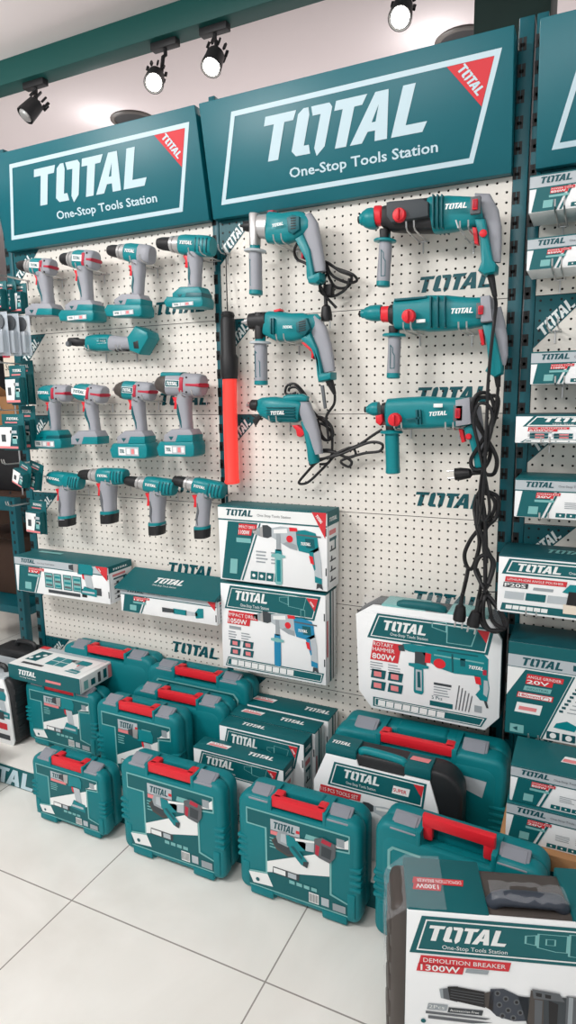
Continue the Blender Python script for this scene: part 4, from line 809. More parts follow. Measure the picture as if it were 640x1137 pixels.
# ratchet carton: overhanging lid tipped forward over the carton
t = carton('ratchet_carton', 'low ratchet wrench carton with overhanging teal lid, right of the drill kit carton', -.37, .03, -.125, -.02, .615, .712,
       lambda W, H: art_band(W, H, lambda g: g.pic_ratchet(), 'CORDLESS RATCHET', '12V', .45, .42, .06, band='grey', bandh=.32, logow=.2, extras=False, tri=True), None, side_std, group=G1)
mb = MB(); Ml = Matrix.Translation((0, 0, 0)); W = .40
mb.add([(-W/2-.012, -.068, .092), (W/2+.004, -.068, .092), (W/2+.004, .05, .135), (-W/2-.012, .05, .135), (-W/2-.012, -.068, .086), (W/2+.004, -.068, .086), (W/2+.004, .05, .097), (-W/2-.012, .05, .097)],
       [(0, 1, 2, 3), (7, 6, 5, 4), (4, 5, 1, 0), (5, 6, 2, 1), (6, 7, 3, 2), (7, 4, 0, 3)], 'card'); mb.build('lid', t, local=True)
a = Art(); a.logo(.13, .05, .03, 'white', 1, w=.13).text('One-Stop Tools Station', .14, .033, .009, 'white', 1, w=.1)
MB().art(a, (-W/2-.012, -.068, .092), (1, 0, 0), (0, .118, .043)).build('lid_print', t, local=True)
# ------------------------------------------------------------------ blow-moulded carry cases
def rrect(w, h, z0, c, notch=None):
    def arc(cx, cz, r, a0, n=5): return [(cx+r*math.cos(math.radians(a0-90*k/n)), cz+r*math.sin(math.radians(a0-90*k/n))) for k in range(n+1)]
    p = arc(-w/2+c, z0+c, c, 270)+arc(-w/2+c*1.25, h-c*1.25, c*1.25, 180)
    if notch: p += [(-notch*w*1.15, h), (-notch*w, h-.034), (notch*w, h-.034), (notch*w*1.15, h)]
    return p+arc(w/2-c*1.25, h-c*1.25, c*1.25, 90)+arc(w/2-c, z0+c, c, 0)
def case_label(W, H, pic, full=True):
    a = Art(); P = [(.08, .70), (.24, .70), (.24, .25), (.08, .22), (.08, .07), (.92, .07), (.92, .2), (.78, .25), (.78, .68), (.92, .70), (.92, .87), (.08, .87)]
    P = [(x*W, z*H) for x, z in P]; a.poly(P, 'cardlight', 1)
    q = [(.09, .715), (.255, .715), (.255, .235), (.09, .205), (.09, .083), (.91, .083), (.91, .19), (.765, .235), (.765, .695), (.91, .715), (.91, .855), (.09, .855)]
    a.poly([(x*W, z*H) for x, z in q], 'card', 2)
    R = lambda pts, m, l: a.poly([(x*W, z*H) for x, z in pts], m, l)
    R([(.255, .37), (.765, .66), (.765, .71), (.91, .74), (.91, .83), (.765, .70), (.765, .42), (.255, .26)], 'white', 3)
    R([(.09, .205), (.255, .235), (.30, .12), (.13, .10)], 'white', 3)
    R([(.255, .26), (.255, .37), (.5, .5), (.765, .5), (.765, .42)], 'white', 4)
    a.rect(W*.29, H*.71, W*.53, H*.82, 'cardgrey', 4).logo(W*.31, H*.73, H*.07, 'carddark', 5, w=W*.19).rect(W*.29, H*.665, W*.5, H*.705, 'tagpink', 5).rect(W*.5, H*.745, W*.53, H*.775, 'tagred', 5)
    a.rect(W*.57, H*.72, W*.68, H*.77, 'cardlight', 4, .3).rect(W*.82, H*.74, W*.88, H*.82, 'inkgrey', 5).lines(W*.28, H*.62, W*.1, 4, H*.03, 'cardlight', 4)
    pic(a.sub(W*.36, H*.36, W*.36, W*.36))
    a.rect(W*.3, H*.27, W*.52, H*.34, 'ink', 6, .1).rect(W*.31, H*.28, W*.41, H*.33, 'white', 7).rect(W*.43, H*.28, W*.5, H*.33, 'cardgrey', 7)
    for k in range(4): a.rect(W*(.44+.06*k), H*.22, W*(.485+.06*k), H*.255, 'cardlight', 6)
    a.rect(W*.6, H*.1, W*.68, H*.2, 'white', 6)
    for k in range(7): a.rect(W*(.605+.0105*k), H*.11, W*(.61+.0105*k), H*.19, 'ink', 7)
    a.rect(W*.7, H*.11, W*.76, H*.19, 'cardgrey', 6).rect(W*.79, H*.1, W*.89, H*.17, 'inkgrey', 6).disc(W*.17, H*.15, H*.02, 'tooldark', 6)
    return a
def case_strip(W, H, pic):
    a = Art(); a.poly([(W*.1, H*.5), (W*.9, H*.5), (W*.92, H*.8), (W*.88, H*.86), (W*.12, H*.86), (W*.08, H*.8)], 'cardlight', 1).poly([(W*.11, H*.5), (W*.89, H*.5), (W*.905, H*.79), (W*.87, H*.845), (W*.13, H*.845), (W*.095, H*.79)], 'card', 2)
    a.disc(W*.17, H*.77, H*.035, 'white', 3).logo(W*.3, H*.735, H*.07, 'cardgrey', 3, w=W*.2).rect(W*.52, H*.74, W*.7, H*.79, 'tagpink', 3, .2).poly([(W*.74, H*.6), (W*.88, H*.6), (W*.88, H*.8), (W*.78, H*.8)], 'white', 3); return a
def case(label, x0, x1, yf, yb, z0, z1, art=case_label, pic=None, rz=0.0, ribs=True, raised=False):
    W, D, H = x1-x0, yb-yf, z1-z0; t = thing('tool_case', label, 'tool case', ((x0+x1)/2, yf+D/2, z0), rz, 'teal blow-moulded tool cases')
    s = .5; mb = MB(); yo = -D/2
    mb.prism(rrect(W, H-.004, .012, .026, .19), yo, yo+D*s, 'teal', .015, 4)
    mb.prism(rrect(W*.9, H*.9, .03, .025), yo-.0015, yo+.02, 'teal', .006, 2)
    # grip ribs wrap the two front corners
    if ribs:
        for sx in (-1, 1):
            for k in range(4):
                z = H*(.36+.062*k); xs = sorted((sx*W*.415, sx*(W/2+.0014))); mb.box((xs[0], yo-.003, z), (xs[1], yo+D*s-.006, z+H*.035), 'teal', .0035)
            xs = sorted((sx*W*.40, sx*W*.46)); mb.box((xs[0], yo-.0035, H*.1), (xs[1], yo+.01, H*.33), 'teal', .003)
    for sx in (-1, 1):                               # moulded shoulders either side of the grip
        xs = sorted((sx*W*.205, sx*W*.235)); mb.prism([(xs[0], H-.06), (xs[1], H-.06), (xs[1], H+.002), (xs[0], H+.002)], yo-.001, yo+D*.8, 'teal', .004)
    mb.build('front_shell', t, local=True)
    mb = MB(); mb.prism(rrect(W-.003, H-.006, .012, .03), yo+D*s+.0015, yo+D, 'teal', .012, 3)
    mb.prism(rrect(W*.3, H-.002, H-.08, .008), yo+D*s-.002, yo+D*.86, 'teal', .004).build('rear_shell', t, local=True)
    for sx in (-1, 1):
        mb = MB(); ang = math.radians(-22); M = Matrix.Translation((sx*W*.32, yo+D*.26, H-.007)) @ Matrix.Rotation(ang*-1, 4, 'X')
        hw = min(.034, W*.085); mb.box((-hw, -D*.26, -.004), (hw, D*.26, .006), 'greycase', .003, 2, M); mb.box((-hw*.8, -D*.2, .005), (hw*.8, D*.18, .0075), 'greycase', .001, 1, M); mb.build('latch', t, local=True)
    hw = W*.215; mb = MB(); zc, yh = (H+.018, yo+.03) if raised else (H-.01, yo+.014)
    mb.prism([(-hw, zc-.014), (hw, zc-.014), (hw, zc+.014), (-hw, zc+.014)], yh-.011, yh+.012, 'red', .006, 2)
    for sx in (-1, 1):
        xs = sorted((sx*hw, sx*(hw-.026)))
        if raised: mb.box((xs[0], yh-.009, H-.03), (xs[1], yh+.009, zc), 'red', .005)
        else: mb.box((xs[0], yh-.004, zc-.006), (xs[1], yo+.05, zc+.014), 'red', .005)
    mb.build('handle', t, local=True)
    for sx in (-1, 1):
        mb = MB(); mb.box((sx*W*.25-.02, yo+.012, 0), (sx*W*.25+.02, yo+D-.012, .016), 'teal', .003)
        mb.box((sx*W*.3-.035, yo-.003, .006), (sx*W*.3+.035, yo+.03, .03), 'teal', .004).build('foot', t, local=True)
    if art: MB().art(art(W, H-.012, pic), (-W/2, yo-.0015, .012), (1, 0, 0), (0, 0, 1), .0008).build('front_label', t, local=True)
    return t
pc = lambda g: g.sub(.15, -.15, 1.0, 1.1).pic_cordless(6); pg = lambda g: g.sub(-.18, .02, 1.45, 1.3).pic_grinder(6)
case('smallest teal case, drill on its label, at the left end of the floor row', -.478, -.172, -.482, -.396, 0, .232, pic=pc)
case('teal case with angle grinder label on the floor, second in the front row', -.103, .256, -.487, -.397, 0, .31, pic=pg)
case('teal case with angle grinder label on the floor, third in the front row', .297, .652, -.478, -.375, 0, .305, pic=pg)
case('teal case on the floor half hidden by the demolition breaker case, red handle raised', .69, 1.085, -.492, -.385, 0, .335, art=lambda W, H, p: Art().ring([(W*.09, H*.62), (W*.3, H*.62), (W*.3, H*.82), (W*.12, H*.82), (W*.09, H*.78)], .007, 'cardlight', 1), rz=math.radians(-4), raised=True)
case('teal case with driver label, standing under a flat white-topped carton', -.748, -.405, -.25, -.155, DECK, .338, pic=pc)
case('teal case with driver label on the shelf deck, right behind the second floor case', -.325, .005, -.335, -.245, DECK, .385, pic=pc)
case('label-less teal case wedged between two others in the middle of the deck', -.262, .108, -.225, -.135, DECK, .392, art=None)
case('teal case against the pegboard at far left, behind the flat carton', -.69, -.268, -.105, -.012, DECK, .44, art=None)
case('teal case with a thin label strip, under the pegboard lettering', -.285, .128, -.11, -.014, DECK, .425, art=case_strip)
case('biggest teal case, under the rotary hammer carton and behind the black toolset case', .475, .962, -.215, -.075, DECK, .405, art=lambda W, H, p: Art().poly([(W*.8, H*.66), (W*.88, H*.62), (W*.9, H*.78), (W*.72, H*.8), (W*.72, H*.76)], 'cardgrey', 1))
# ------------------------------------------------------------------ cartons on the deck
G2 = 'small teal-topped cartons standing on the deck'
ft = lambda l2: (lambda W, H: art_frame(W, H, None, 'POWER TOOL', l2, fh=.3))
carton('small_carton', 'lowest small teal-topped carton of the middle stack, directly behind a front case', .06, .368, -.335, -.268, DECK, .302, ft('20V'), lambda W, D: art_top(W, D, '20V', lx=.56), side_std, topm='card', group=G2)
carton('small_carton', 'tall teal-topped carton with framed front, second from front in the middle stack', .11, .4, -.262, -.2, DECK, .352, ft('20V'), lambda W, D: art_top(W, D, None, lx=.22), side_std, topm='card', group=G2)
carton('small_carton', 'teal-topped carton with a plain front sandwiched third from the front', .105, .408, -.196, -.125, DECK, .354, ft('20V'), lambda W, D: art_top(W, D, '20V', lx=.55), stripes, topm='card', group=G2)
carton('small_carton', 'teal-topped carton at the back of the middle stack, against the pegboard', .092, .415, -.105, -.02, DECK, .352, None, lambda W, D: art_top(W, D, '20V', lx=.68), stripes, topm='card', group=G2)
def top_kit(W, D):
    a = Art(); a.rect(W*.06, D*.04, W*.94, D*.8, 'white', 1).rect(W*.02, D*.82, W*.97, D*.98, 'cardgrey', 1).rect(W*.0, D*.86, W*.12, D*.99, 'tagred', 2)
    for i in range(2):
        for j in range(2): a.rect(W*(.38+.13*i), D*(.28+.2*j), W*(.5+.13*i), D*(.46+.2*j), 'tool', 2)
    a.sub(W*.6, D*.1, W*.32, W*.3).pic_cordless(3); a.rect(W*.12, D*.12, W*.42, D*.2, 'ink', 2).rect(W*.08, D*.3, W*.24, D*.75, 'card', 2, .1)
    for k in range(3): a.disc(W*(.12+.05*k), D*(.4+.1*k), W*.025, 'white', 3)
    return a
def front_kit(W, H): return Art().rect(0, 0, W, H, 'card', 1).logo(W*.14, H*.42, H*.34, 'white', 2, w=W*.27).text('One-Stop Tools Station', W*.16, H*.24, H*.09, 'white', 2, w=W*.24).rect(W*.53, H*.3, W*.74, H*.46, 'tagpink', 2, .2)
def side_kit(D, H):
    a = Art(); a.rect(D*.1, H*.15, D*.22, H*.7, 'cardlight', 1).rect(D*.3, H*.2, D*.42, H*.6, 'card', 1).rect(D*.5, H*.15, D*.58, H*.8, 'ink', 1).rect(D*.8, H*.05, D*.95, H*.9, 'tagpink', 1).rect(D*.66, H*.2, D*.76, H*.8, 'card', 1); return a
carton('flat_kit_carton', 'flat drill kit carton with white pictured top lying on a teal case at left', -.8, -.452, -.268, -.09, .342, .4, front_kit, top_kit, side_kit, body='white')
# toolset: black case wrapped in a white printed sleeve
t = thing('toolset_case', 'black toolset case in a white 115PCS sleeve, in front of the biggest teal case', 'tool case', (.645, -.285, DECK)); t.scale = (1, 1, 1.05)
mb = MB(); P = rrect(.385, .295, .0, .05); mb.prism([(x+.03, z) for x, z in P], -.03, .045, 'blackcase', .012, 3); mb.build('case_shell', t, local=True)
w, h = .372, .287; Pz = [(-.19, 0), (.155, 0), (.17, .03), (.165, .185), (.135, .255), (-.13, .275), (-.155, .262), (-.19, .18)]
mb = MB(); mb.prism([(-.185, 0), (.16, 0), (.168, .03), (.165, .19), (.14, .268), (.075, .268), (.07, .262), (-.055, .262), (-.06, .278), (-.15, .278), (-.188, .19)], -.0365, -.03, 'paper', .001)
mb.box((-.152, -.036, .276), (-.062, .03, .303), 'card', .003); mb.box((.072, -.036, .27), (.142, .03, .3), 'card', .003); mb.build('sleeve', t, local=True)
a = Art(); a.poly([(-.145, .19), (.125, .19), (.133, .26), (-.125, .26)], 'card', 1).ring([(-.137, .195), (.12, .195), (.126, .255), (-.12, .255)], .003, 'white', 2); a.logo(-.1, .221, .025, 'white', 2, w=.11).text('One-Stop Tools Station', -.09, .205, .008, 'white', 2, w=.085)
a.rect(.04, .212, .085, .234, 'white', 2, .2).text('SUPER', .044, .218, .01, 'tagred', 3, w=.036, bold=True).poly([(.098, .252), (.126, .252), (.12, .219)], 'tagred', 3)
tagbox(a, -.17, .143, .12, .042, '115 PCS TOOLS SET', '115PCS/SET', layer=2); a.sub(-.075, .05, .23, .15).pic_drill(3, side=False); a.lines(-.17, .08, .07, 6, .01)
MB().art(a, (0, -.0365, 0), (1, 0, 0), (0, 0, 1)).build('sleeve_print', t, local=True)
MB().art(Art().logo(0, 0, .016, 'white', 1, w=.06), (-.142, -.02, .3032), (1, 0, 0), (0, 1, 0)).build('top_lettering', t, local=True)
MB().art(Art().rect(0, 0, .05, .02, 'tagpink', 1, .2), (.08, -.01, .3002), (1, 0, 0), (0, 1, 0)).build('top_tag', t, local=True)
mb = MB(); mb.tube([(-.055, 0, .27), (-.05, -.02, .298), (-.03, -.022, .304), (.05, -.022, .3), (.07, -.02, .292), (.075, 0, .262)], .0105, 'tool', 10, 5).build('handle', t, local=True)
for x in (-.02, .08): MB().box((x+.09-.09, -.02, .288), (x+.025, .0, .296), 'tooldark', .002).build('handle_pad', t, local=True)
# rotary hammer case hung on the pegboard in its printed sleeve
t = thing('rotary_hammer_case', 'white octagonal rotary hammer case marked 800W, wrapped in film under the hanging plugs', 'tool case', (.715, -.06, .43))
O = [(-.155, 0), (.175, 0), (.212, .045), (.21, .27), (.175, .322), (-.155, .322), (-.206, .288), (-.196, .05)]
mb = MB(); mb.prism([(x*1.012, z*1.0+.001) for x, z in O], -.045, .048, 'blackcase', .01, 3).build('case_shell', t, local=True)
mb = MB(); mb.prism(O, -.056, -.044, 'paper', .002); mb.box((-.13, -.05, .318), (.0, .04, .327), 'cardlight', .003); mb.box((.06, -.05, .318), (.17, .04, .327), 'cardlight', .003); mb.build('sleeve', t, local=True)
a = Art(); W, H = .37, .322
a.poly([(.01, .222), (.355, .222), (.37, .3), (.04, .3)], 'card', 1).ring([(.02, .228), (.348, .228), (.36, .294), (.045, .294)], .0028, 'white', 2).logo(.055, .252, .03, 'white', 2, w=.135).text('One-Stop Tools Station', .08, .238, .009, 'white', 2, w=.11)
g = a.sub(.2, .23, .14, .1)
for q in ([(0, .5), (.3, .4), (.3, .7), (0, .65)], [(.3, .1), (.8, .1), (.9, .6), (.3, .62)]): g.ring(q, .02, 'cardlight', 2)
a.poly([(.325, .29), (.358, .29), (.35, .255)], 'tagred', 3)
a.rect(.02, .155, .105, .215, 'tagred', 2, .15).text('ROTARY', .03, .2, .012, 'white', 3, w=.06).text('HAMMER', .028, .184, .012, 'white', 3, w=.066).text('800W', .026, .16, .017, 'white', 3, w=.07, bold=True)
a.lines(.02, .145, .04, 4, .008).lines(.075, .145, .04, 4, .008)
for i in range(2):
    for j in range(2): a.rect(.022+.052*i, .062+.036*j, .065+.052*i, .09+.036*j, 'tooldark', 2, .15).rect(.032+.052*i, .068+.036*j, .055+.052*i, .084+.036*j, 'tagpink', 3)
a.sub(.104, .066, .258, .22).pic_hammer(3)
a.rect(.21, .11, .26, .117, 'ink', 2).lines(.21, .102, .05, 4, .008, 'inkgrey').text('5 Pcs', .205, .066, .01, 'carddark', 2, w=.03).rect(.2, .045, .265, .06, 'card', 2)
for k in range(5): a.poly([(.272+.009*k, .046), (.275+.009*k, .046), (.283+.009*k, .12-.006*k), (.28+.009*k, .12-.006*k)], 'greydark', 2)
a.poly([(.03, .008), (.345, .008), (.36, .038), (.03, .038)], 'card', 1).ring([(.036, .011), (.342, .011), (.353, .035), (.036, .035)], .002, 'white', 2); icons(a, .045, .014, .2, .017, 8, 'white', 3); a.rect(.325, .05, .345, .07, 'inkgrey', 2)
MB().art(a, (-.18, -.056, 0), (1, 0, 0), (0, 0, 1)).build('sleeve_print', t, local=True)
mb = MB(); mb.tube([(-.075, -.03, .318), (-.066, -.04, .333), (.035, -.04, .333), (.048, -.03, .318)], .013, 'card', 10, 3).build('handle', t, local=True)
mb = MB(); random.seed(3)                            # crinkled clear film over the top
q = [[(-.19+.4*i/14, -.0605+random.uniform(-.001, .002) if j == 0 else (-.058+.11*j/4), (.30 if j == 0 else .331+random.uniform(0, .012))) for i in range(15)] for j in range(5)]
vs = [p for r in q for p in r]; mb.add(vs, [(j*15+i, j*15+i+1, j*15+16+i, j*15+15+i) for j in range(4) for i in range(14)], 'film'); mb.build('clear_film', t, local=True)
# demolition breaker case, nearest the camera
rz = math.radians(18.5); wB = .56
t = thing('breaker_case', 'dark demolition breaker case in a white 1300W sleeve, nearest thing at lower right', 'tool case', (.846+math.cos(rz)*wB/2, -.771+math.sin(rz)*wB/2, 0), rz)
H, D = .38, .145; x0 = -wB/2
mb = MB(); mb.box((x0-.03, .008, 0), (wB/2+.03, D-.008, H-.006), 'taupe', .02, 3)
for k in range(5): mb.box((x0-.034, .02, .04+.064*k), (x0-.02, D-.02, .078+.064*k), 'taupe', .006)
mb.build('case_shell', t, local=True)
mb = MB(); mb.box((x0, 0, .002), (x0+.155, D, H), 'card', .004); mb.box((x0+.31, 0, .002), (wB/2, D, H), 'card', .004); mb.box((x0, -.0012, .0), (wB/2, .004, H-.002), 'paper', .001); mb.build('sleeve', t, local=True)
a = Art(); a.poly([(.006, .286), (wB-.02, .286), (wB-.02, .369), (.028, .369)], 'card', 1).ring([(.019, .293), (wB-.03, .293), (wB-.03, .362), (.036, .362)], .003, 'white', 2)
a.logo(.036, .316, .034, 'white', 2, w=.158).text('One-Stop Tools Station', .068, .2995, .009, 'white', 2, w=.122)
g = a.sub(.22, .293, .19, .068); g.ring([(0, .5), (.12, .45), (.12, .8), (0, .75)], .02, 'cardlight', 2).ring([(.12, .4), (.3, .3), (.42, .3), (.42, .85), (.12, .85)], .02, 'cardlight', 2).ring([(.42, .2), (.9, .1), (.9, .9), (.42, .9)], .02, 'cardlight', 2).ring([(.2, .5), (.3, .5), (.3, .7), (.2, .7)], .015, 'cardlight', 2)
a.rect(.024, .262, .194, .282, 'tagred', 2, .2).rect(.02, .246, .108, .264, 'tagred', 2, .2).text('DEMOLITION BREAKER', .033, .2675, .0095, 'white', 3, w=.155).text('1300W', .028, .249, .013, 'white', 3, w=.075, bold=True).rect(.113, .251, .155, .26, 'inkgrey', 2, .3)
a.sub(.065, .12, .262, .31).pic_breaker(3)
a.rect(.042, .16, .08, .174, 'inkgrey', 2, .2).rect(.082, .157, .148, .169, 'ink', 2, .2).text('2Pcs', .046, .1635, .008, 'white', 3, w=.03).text('Accessories Free', .087, .1605, .0055, 'white', 3, w=.055)
a.poly([(.04, .15), (.155, .148), (.165, .152), (.04, .156)], 'greydark', 2).poly([(.045, .139), (.13, .137), (.17, .143), (.045, .146)], 'greydark', 2).rect(.035, .09, .12, .115, 'card', 2).disc(.036, .132, .005, 'card', 2).lines(.03, .075, .12, 4, .012)
MB().art(a, (x0, -.0012, 0), (1, 0, 0), (0, 0, 1)).build('sleeve_print', t, local=True)
a = Art(); b = a.sub(.118, .085, 1, 1, math.pi); b.rect(0, .0, .098, .018, 'tagred', 1, .2).rect(.0, .016, .06, .036, 'tagred', 1, .0) if False else b.rect(0, 0, .1, .017, 'tagred', 1, .2).rect(.045, .015, .1, .034, 'tagred', 1, .2)
b.text('DEMOLITION BREAKER', .006, .004, .009, 'white', 2, w=.088).text('1300W', .052, .0185, .0115, 'white', 2, w=.045, bold=True)
MB().art(a, (x0, 0, H), (1, 0, 0), (0, 1, 0)).build('top_print', t, local=True)
mb = MB(); mb.tube([(x0+.165, .04, H-.012), (x0+.175, .035, H+.006), (x0+.2, .033, H+.012), (x0+.27, .033, H+.012), (x0+.29, .035, H+.006), (x0+.3, .04, H-.012)], .015, 'slate', 12, 4); mb.build('handle', t, local=True)
mb = MB(); random.seed(5)
q = [[(x0-.036-.006*random.random(), D*i/6, .2+.185*j/10) if j < 9 else (x0-.03+.035*(j-8), D*i/6, H+.002+.003*random.random()) for i in range(7)] for j in range(12)]
vs = [p for r in q for p in r]; mb.add(vs, [(j*7+i, j*7+i+1, j*7+8+i, j*7+7+i) for j in range(11) for i in range(6)], 'film')
q = [[(x0+.16+.013*i, .012+.012*j+random.uniform(-.002, .002), H+.022+random.uniform(0, .007)) for i in range(12)] for j in range(5)]
vs = [p for r in q for p in r]; mb.add(vs, [(j*12+i, j*12+i+1, j*12+13+i, j*12+12+i) for j in range(4) for i in range(11) if not (j in (1, 2) and 2 < i < 7)], 'film'); mb.build('clear_film', t, local=True, angle=5)
# ------------------------------------------------------------------ right stand: long cartons on hooks and a stack
G3 = 'cartons on the right pegboard stand'
def rcart(label, x0, z0, z1, D, w, l1, l2, pic=None, bandh=.3, band='grey', topm='card', **k):
    t = carton('machine_carton', label, x0, x0+w, -D-.02, -.02, z0, z1, lambda W, H: art_band(W, H, pic, l1, l2, bandh=bandh, band=band, logow=.3, **k), None, stripes, topm=topm, group=G3)
    for kx in ((.16,) if True else ()): hook('carton: '+label.split(',')[0].replace('machine carton ', ''), x0+w*kx+.02, z0-.004, -D-.03, .01)
    return t
rcart('machine carton topmost at right, right under the cut header sign', .945, 1.768, 1.85, .13, .3, 'POWER TOOL', '850W', bandh=.34)
rcart('machine carton second from the top at right, above the bare green board corner', .946, 1.64, 1.712, .13, .3, 'POWER TOOL', '850W', bandh=.34)
rcart('machine carton marked 1100W at right, below the bare green board corner', .966, 1.375, 1.452, .12, .3, 'POWER TOOL', '1100W', bandh=.34)
h = at(617, 368, Y=0); hook('bare wire peg hook on the green corner of the right board', h.x, h.z, -.12, .012)
t = carton('machine_carton', 'low flat carton marked 600W with teal front frame, level with the lowest rotary hammer', .938, 1.36, -.15, -.02, 1.233, 1.302, lambda W, H: art_frame(W, H, lambda g: g.pic_grinder(), 'DIE GRINDER', '600W', .44, .13, .12, fh=.38, tagw=.22, tri=False), None, stripes, topm='carddark', group=G3)
hook('low flat carton marked 600W', 1.01, 1.228, -.16, .01)
rcart('machine carton with tall teal top marked 20V at right, above the polisher carton', .946, 1.05, 1.146, .15, .32, 'CORDLESS', '20V', lambda g: g.pic_grinder(), picx=.6, picw=.2, picy=.05, bandh=.28)
def art_pol(W, H):
    a = Art(); a.poly([(W*.02, H*.68), (W*.98, H*.68), (W*.98, H*.95), (W*.06, H*.95)], 'card', 1).ring([(W*.045, H*.71), (W*.96, H*.71), (W*.96, H*.92), (W*.075, H*.92)], .003, 'white', 2).logo(W*.1, H*.75, H*.13, 'white', 2, w=W*.26).text('One-Stop Tools Station', W*.39, H*.77, H*.045, 'white', 2, w=W*.2)
    a.rect(W*.04, H*.55, W*.38, H*.64, 'tagred', 2, .15).text('LITHIUM-ION ANGLE POLISHER', W*.055, H*.575, H*.04, 'white', 3, w=W*.31).rect(W*.03, H*.45, W*.17, H*.54, 'ink', 2, .15).text('P20S', W*.04, H*.465, H*.06, 'white', 3, w=W*.12, bold=True).rect(W*.2, H*.44, W*.31, H*.49, 'inkgrey', 2, .2)
    for k in range(3): a.rect(W*(.04+.12*k), H*.25, W*(.15+.12*k), H*.38, 'card' if k == 1 else 'cardgrey', 2, .1)
    a.poly([(W*.02, H*.04), (W*.9, H*.04), (W*.92, H*.17), (W*.03, H*.17)], 'card', 1); icons(a, W*.05, H*.07, W*.24, H*.07, 6, 'white', 2)
    a.poly([(W*.36, H*.46), (W*.4, H*.6), (W*.74, H*.62), (W*.8, H*.42), (W*.5, H*.4)], 'tool', 4).poly([(W*.385, H*.25), (W*.54, H*.25), (W*.54, H*.48), (W*.395, H*.48)], 'black', 5).rect(W*.37, H*.1, W*.56, H*.26, 'cream', 5); return a
carton('machine_carton', 'polisher carton marked P20S with white front, right of the hanging cord bundle', .915, 1.34, -.175, -.02, .8, .95, art_pol, lambda W, D: Art().logo(W*.25, D*.4, D*.25, 'cardlight', 1, w=W*.25), stripes, topm='carddark', group=G3)
hook('polisher carton marked P20S', 1.0, .795, -.18, .012)
def art_20(W, H):
    a = Art(); a.rect(0, 0, W, H, 'white', 1).rect(0, H*.86, W, H, 'card', 2).rect(W*.0, H*.74, W, H*.87, 'cardgrey', 3).rect(0, H*.735, W, H*.742, 'card', 4).logo(W*.1, H*.765, H*.085, 'carddark', 4, w=W*.34).rect(W*.5, H*.78, W*.9, H*.84, 'carddark', 4)
    a.poly([(0, 0), (W*.28, 0), (W*.5, H*.72), (W*.14, H*.72), (0, H*.42)], 'card', 2).poly([(W*.285, 0), (W*.3, 0), (W*.52, H*.72), (W*.505, H*.72)], 'card', 2)
    tagbox(a, W*.15, H*.57, W*.28, H*.11, 'ANGLE GRINDER', '20V', layer=4); a.rect(W*.13, H*.5, W*.34, H*.55, 'cardlight', 4, .3).text('INDUSTRIAL', W*.16, H*.513, H*.022, 'carddark', 5, w=W*.17).rect(W*.08, H*.415, W*.36, H*.475, 'tagred', 4, .2).rect(W*.09, H*.423, W*.35, H*.467, 'white', 5, .2).text('180mm(7")', W*.1, H*.432, H*.028, 'tagred', 6, w=W*.24, bold=True)
    a.rect(W*.07, H*.25, W*.27, H*.36, 'white', 4, .2).rect(W*.1, H*.28, W*.24, H*.32, 'tagpink', 5, .2).rect(W*.04, H*.02, W*.15, H*.11, 'cardlight', 4).poly([(W*.06, H*.065), (W*.1, H*.04), (W*.1, H*.09)], 'carddark', 5)
    for k in range(9): a.rect(W*(.56-.018*k), H*(.66-.042*k), W*(.59-.018*k), H*(.685-.042*k), 'carddark', 4); a.rect(W*(.62-.018*k), H*(.665-.042*k), W*(.85-.018*k), H*(.675-.042*k), 'inkgrey', 4)
    a.poly([(W*.38, H*.15), (W*.54, H*.14), (W*.56, H*.2), (W*.48, H*.24), (W*.4, H*.2)], 'tool', 4).poly([(W*.62, H*.14), (W*.84, H*.13), (W*.86, H*.24), (W*.66, H*.26)], 'greydark', 4).rect(W*.68, H*.2, W*.84, H*.23, 'tagpink', 5).text('x5', W*.56, H*.14, H*.03, 'tagred', 4).text('x1', W*.87, H*.14, H*.03, 'tagred', 4)
    for k in range(5): a.rect(W*(.33+.12*k), H*.02, W*(.43+.12*k), H*.1, 'carddark', 4); a.disc(W*(.38+.12*k), H*.06, W*.025, 'white', 5)
    return a
carton('grinder_carton', 'large 20V carton with a 180mm tag, at right below the polisher carton', .948, 1.26, -.165, -.02, .465, .72, art_20, None, stripes, body='card', topm='carddark', group=G3)
hook('large 20V carton with the 180mm tag', 1.02, .46, -.17, .012)
def ft2(l2, p=None): return lambda W, H: art_band(W, H, p, 'CORDLESS', l2, .52, .3, .08, bandh=.28, band='grey', logow=.28, tri=False)
carton('flat_carton', 'upper flat teal-topped carton in the stack on the brown box', .984, 1.29, -.345, -.2, .385, .478, ft2('850W'), lambda W, D: Art().rect(W*.35, D*.4, W*.7, D*.6, 'white', 1, .3).rect(W*.36, D*.42, W*.69, D*.52, 'tagpink', 2, .3), stripes, topm='card', group=G3)
carton('flat_carton', 'lower flat carton with disc picture, lying directly on the brown box', .979, 1.29, -.352, -.19, .287, .383, ft2('20V', lambda g: g.pic_grinder()), None, stripes, topm='card', group=G3)
carton('brown_box', 'plain brown cardboard box under the two flat cartons, printed front, at lower right', .965, 1.36, -.372, -.15, DECK, .286, lambda W, H: Art().rect(0, .0, W, H*.8, 'cardgrey', 1).rect(0, H*.74, W, H*.8, 'carddark', 2).logo(W*.2, H*.45, H*.24, 'carddark', 3, w=W*.4), None, None, body='brown', group=G3)
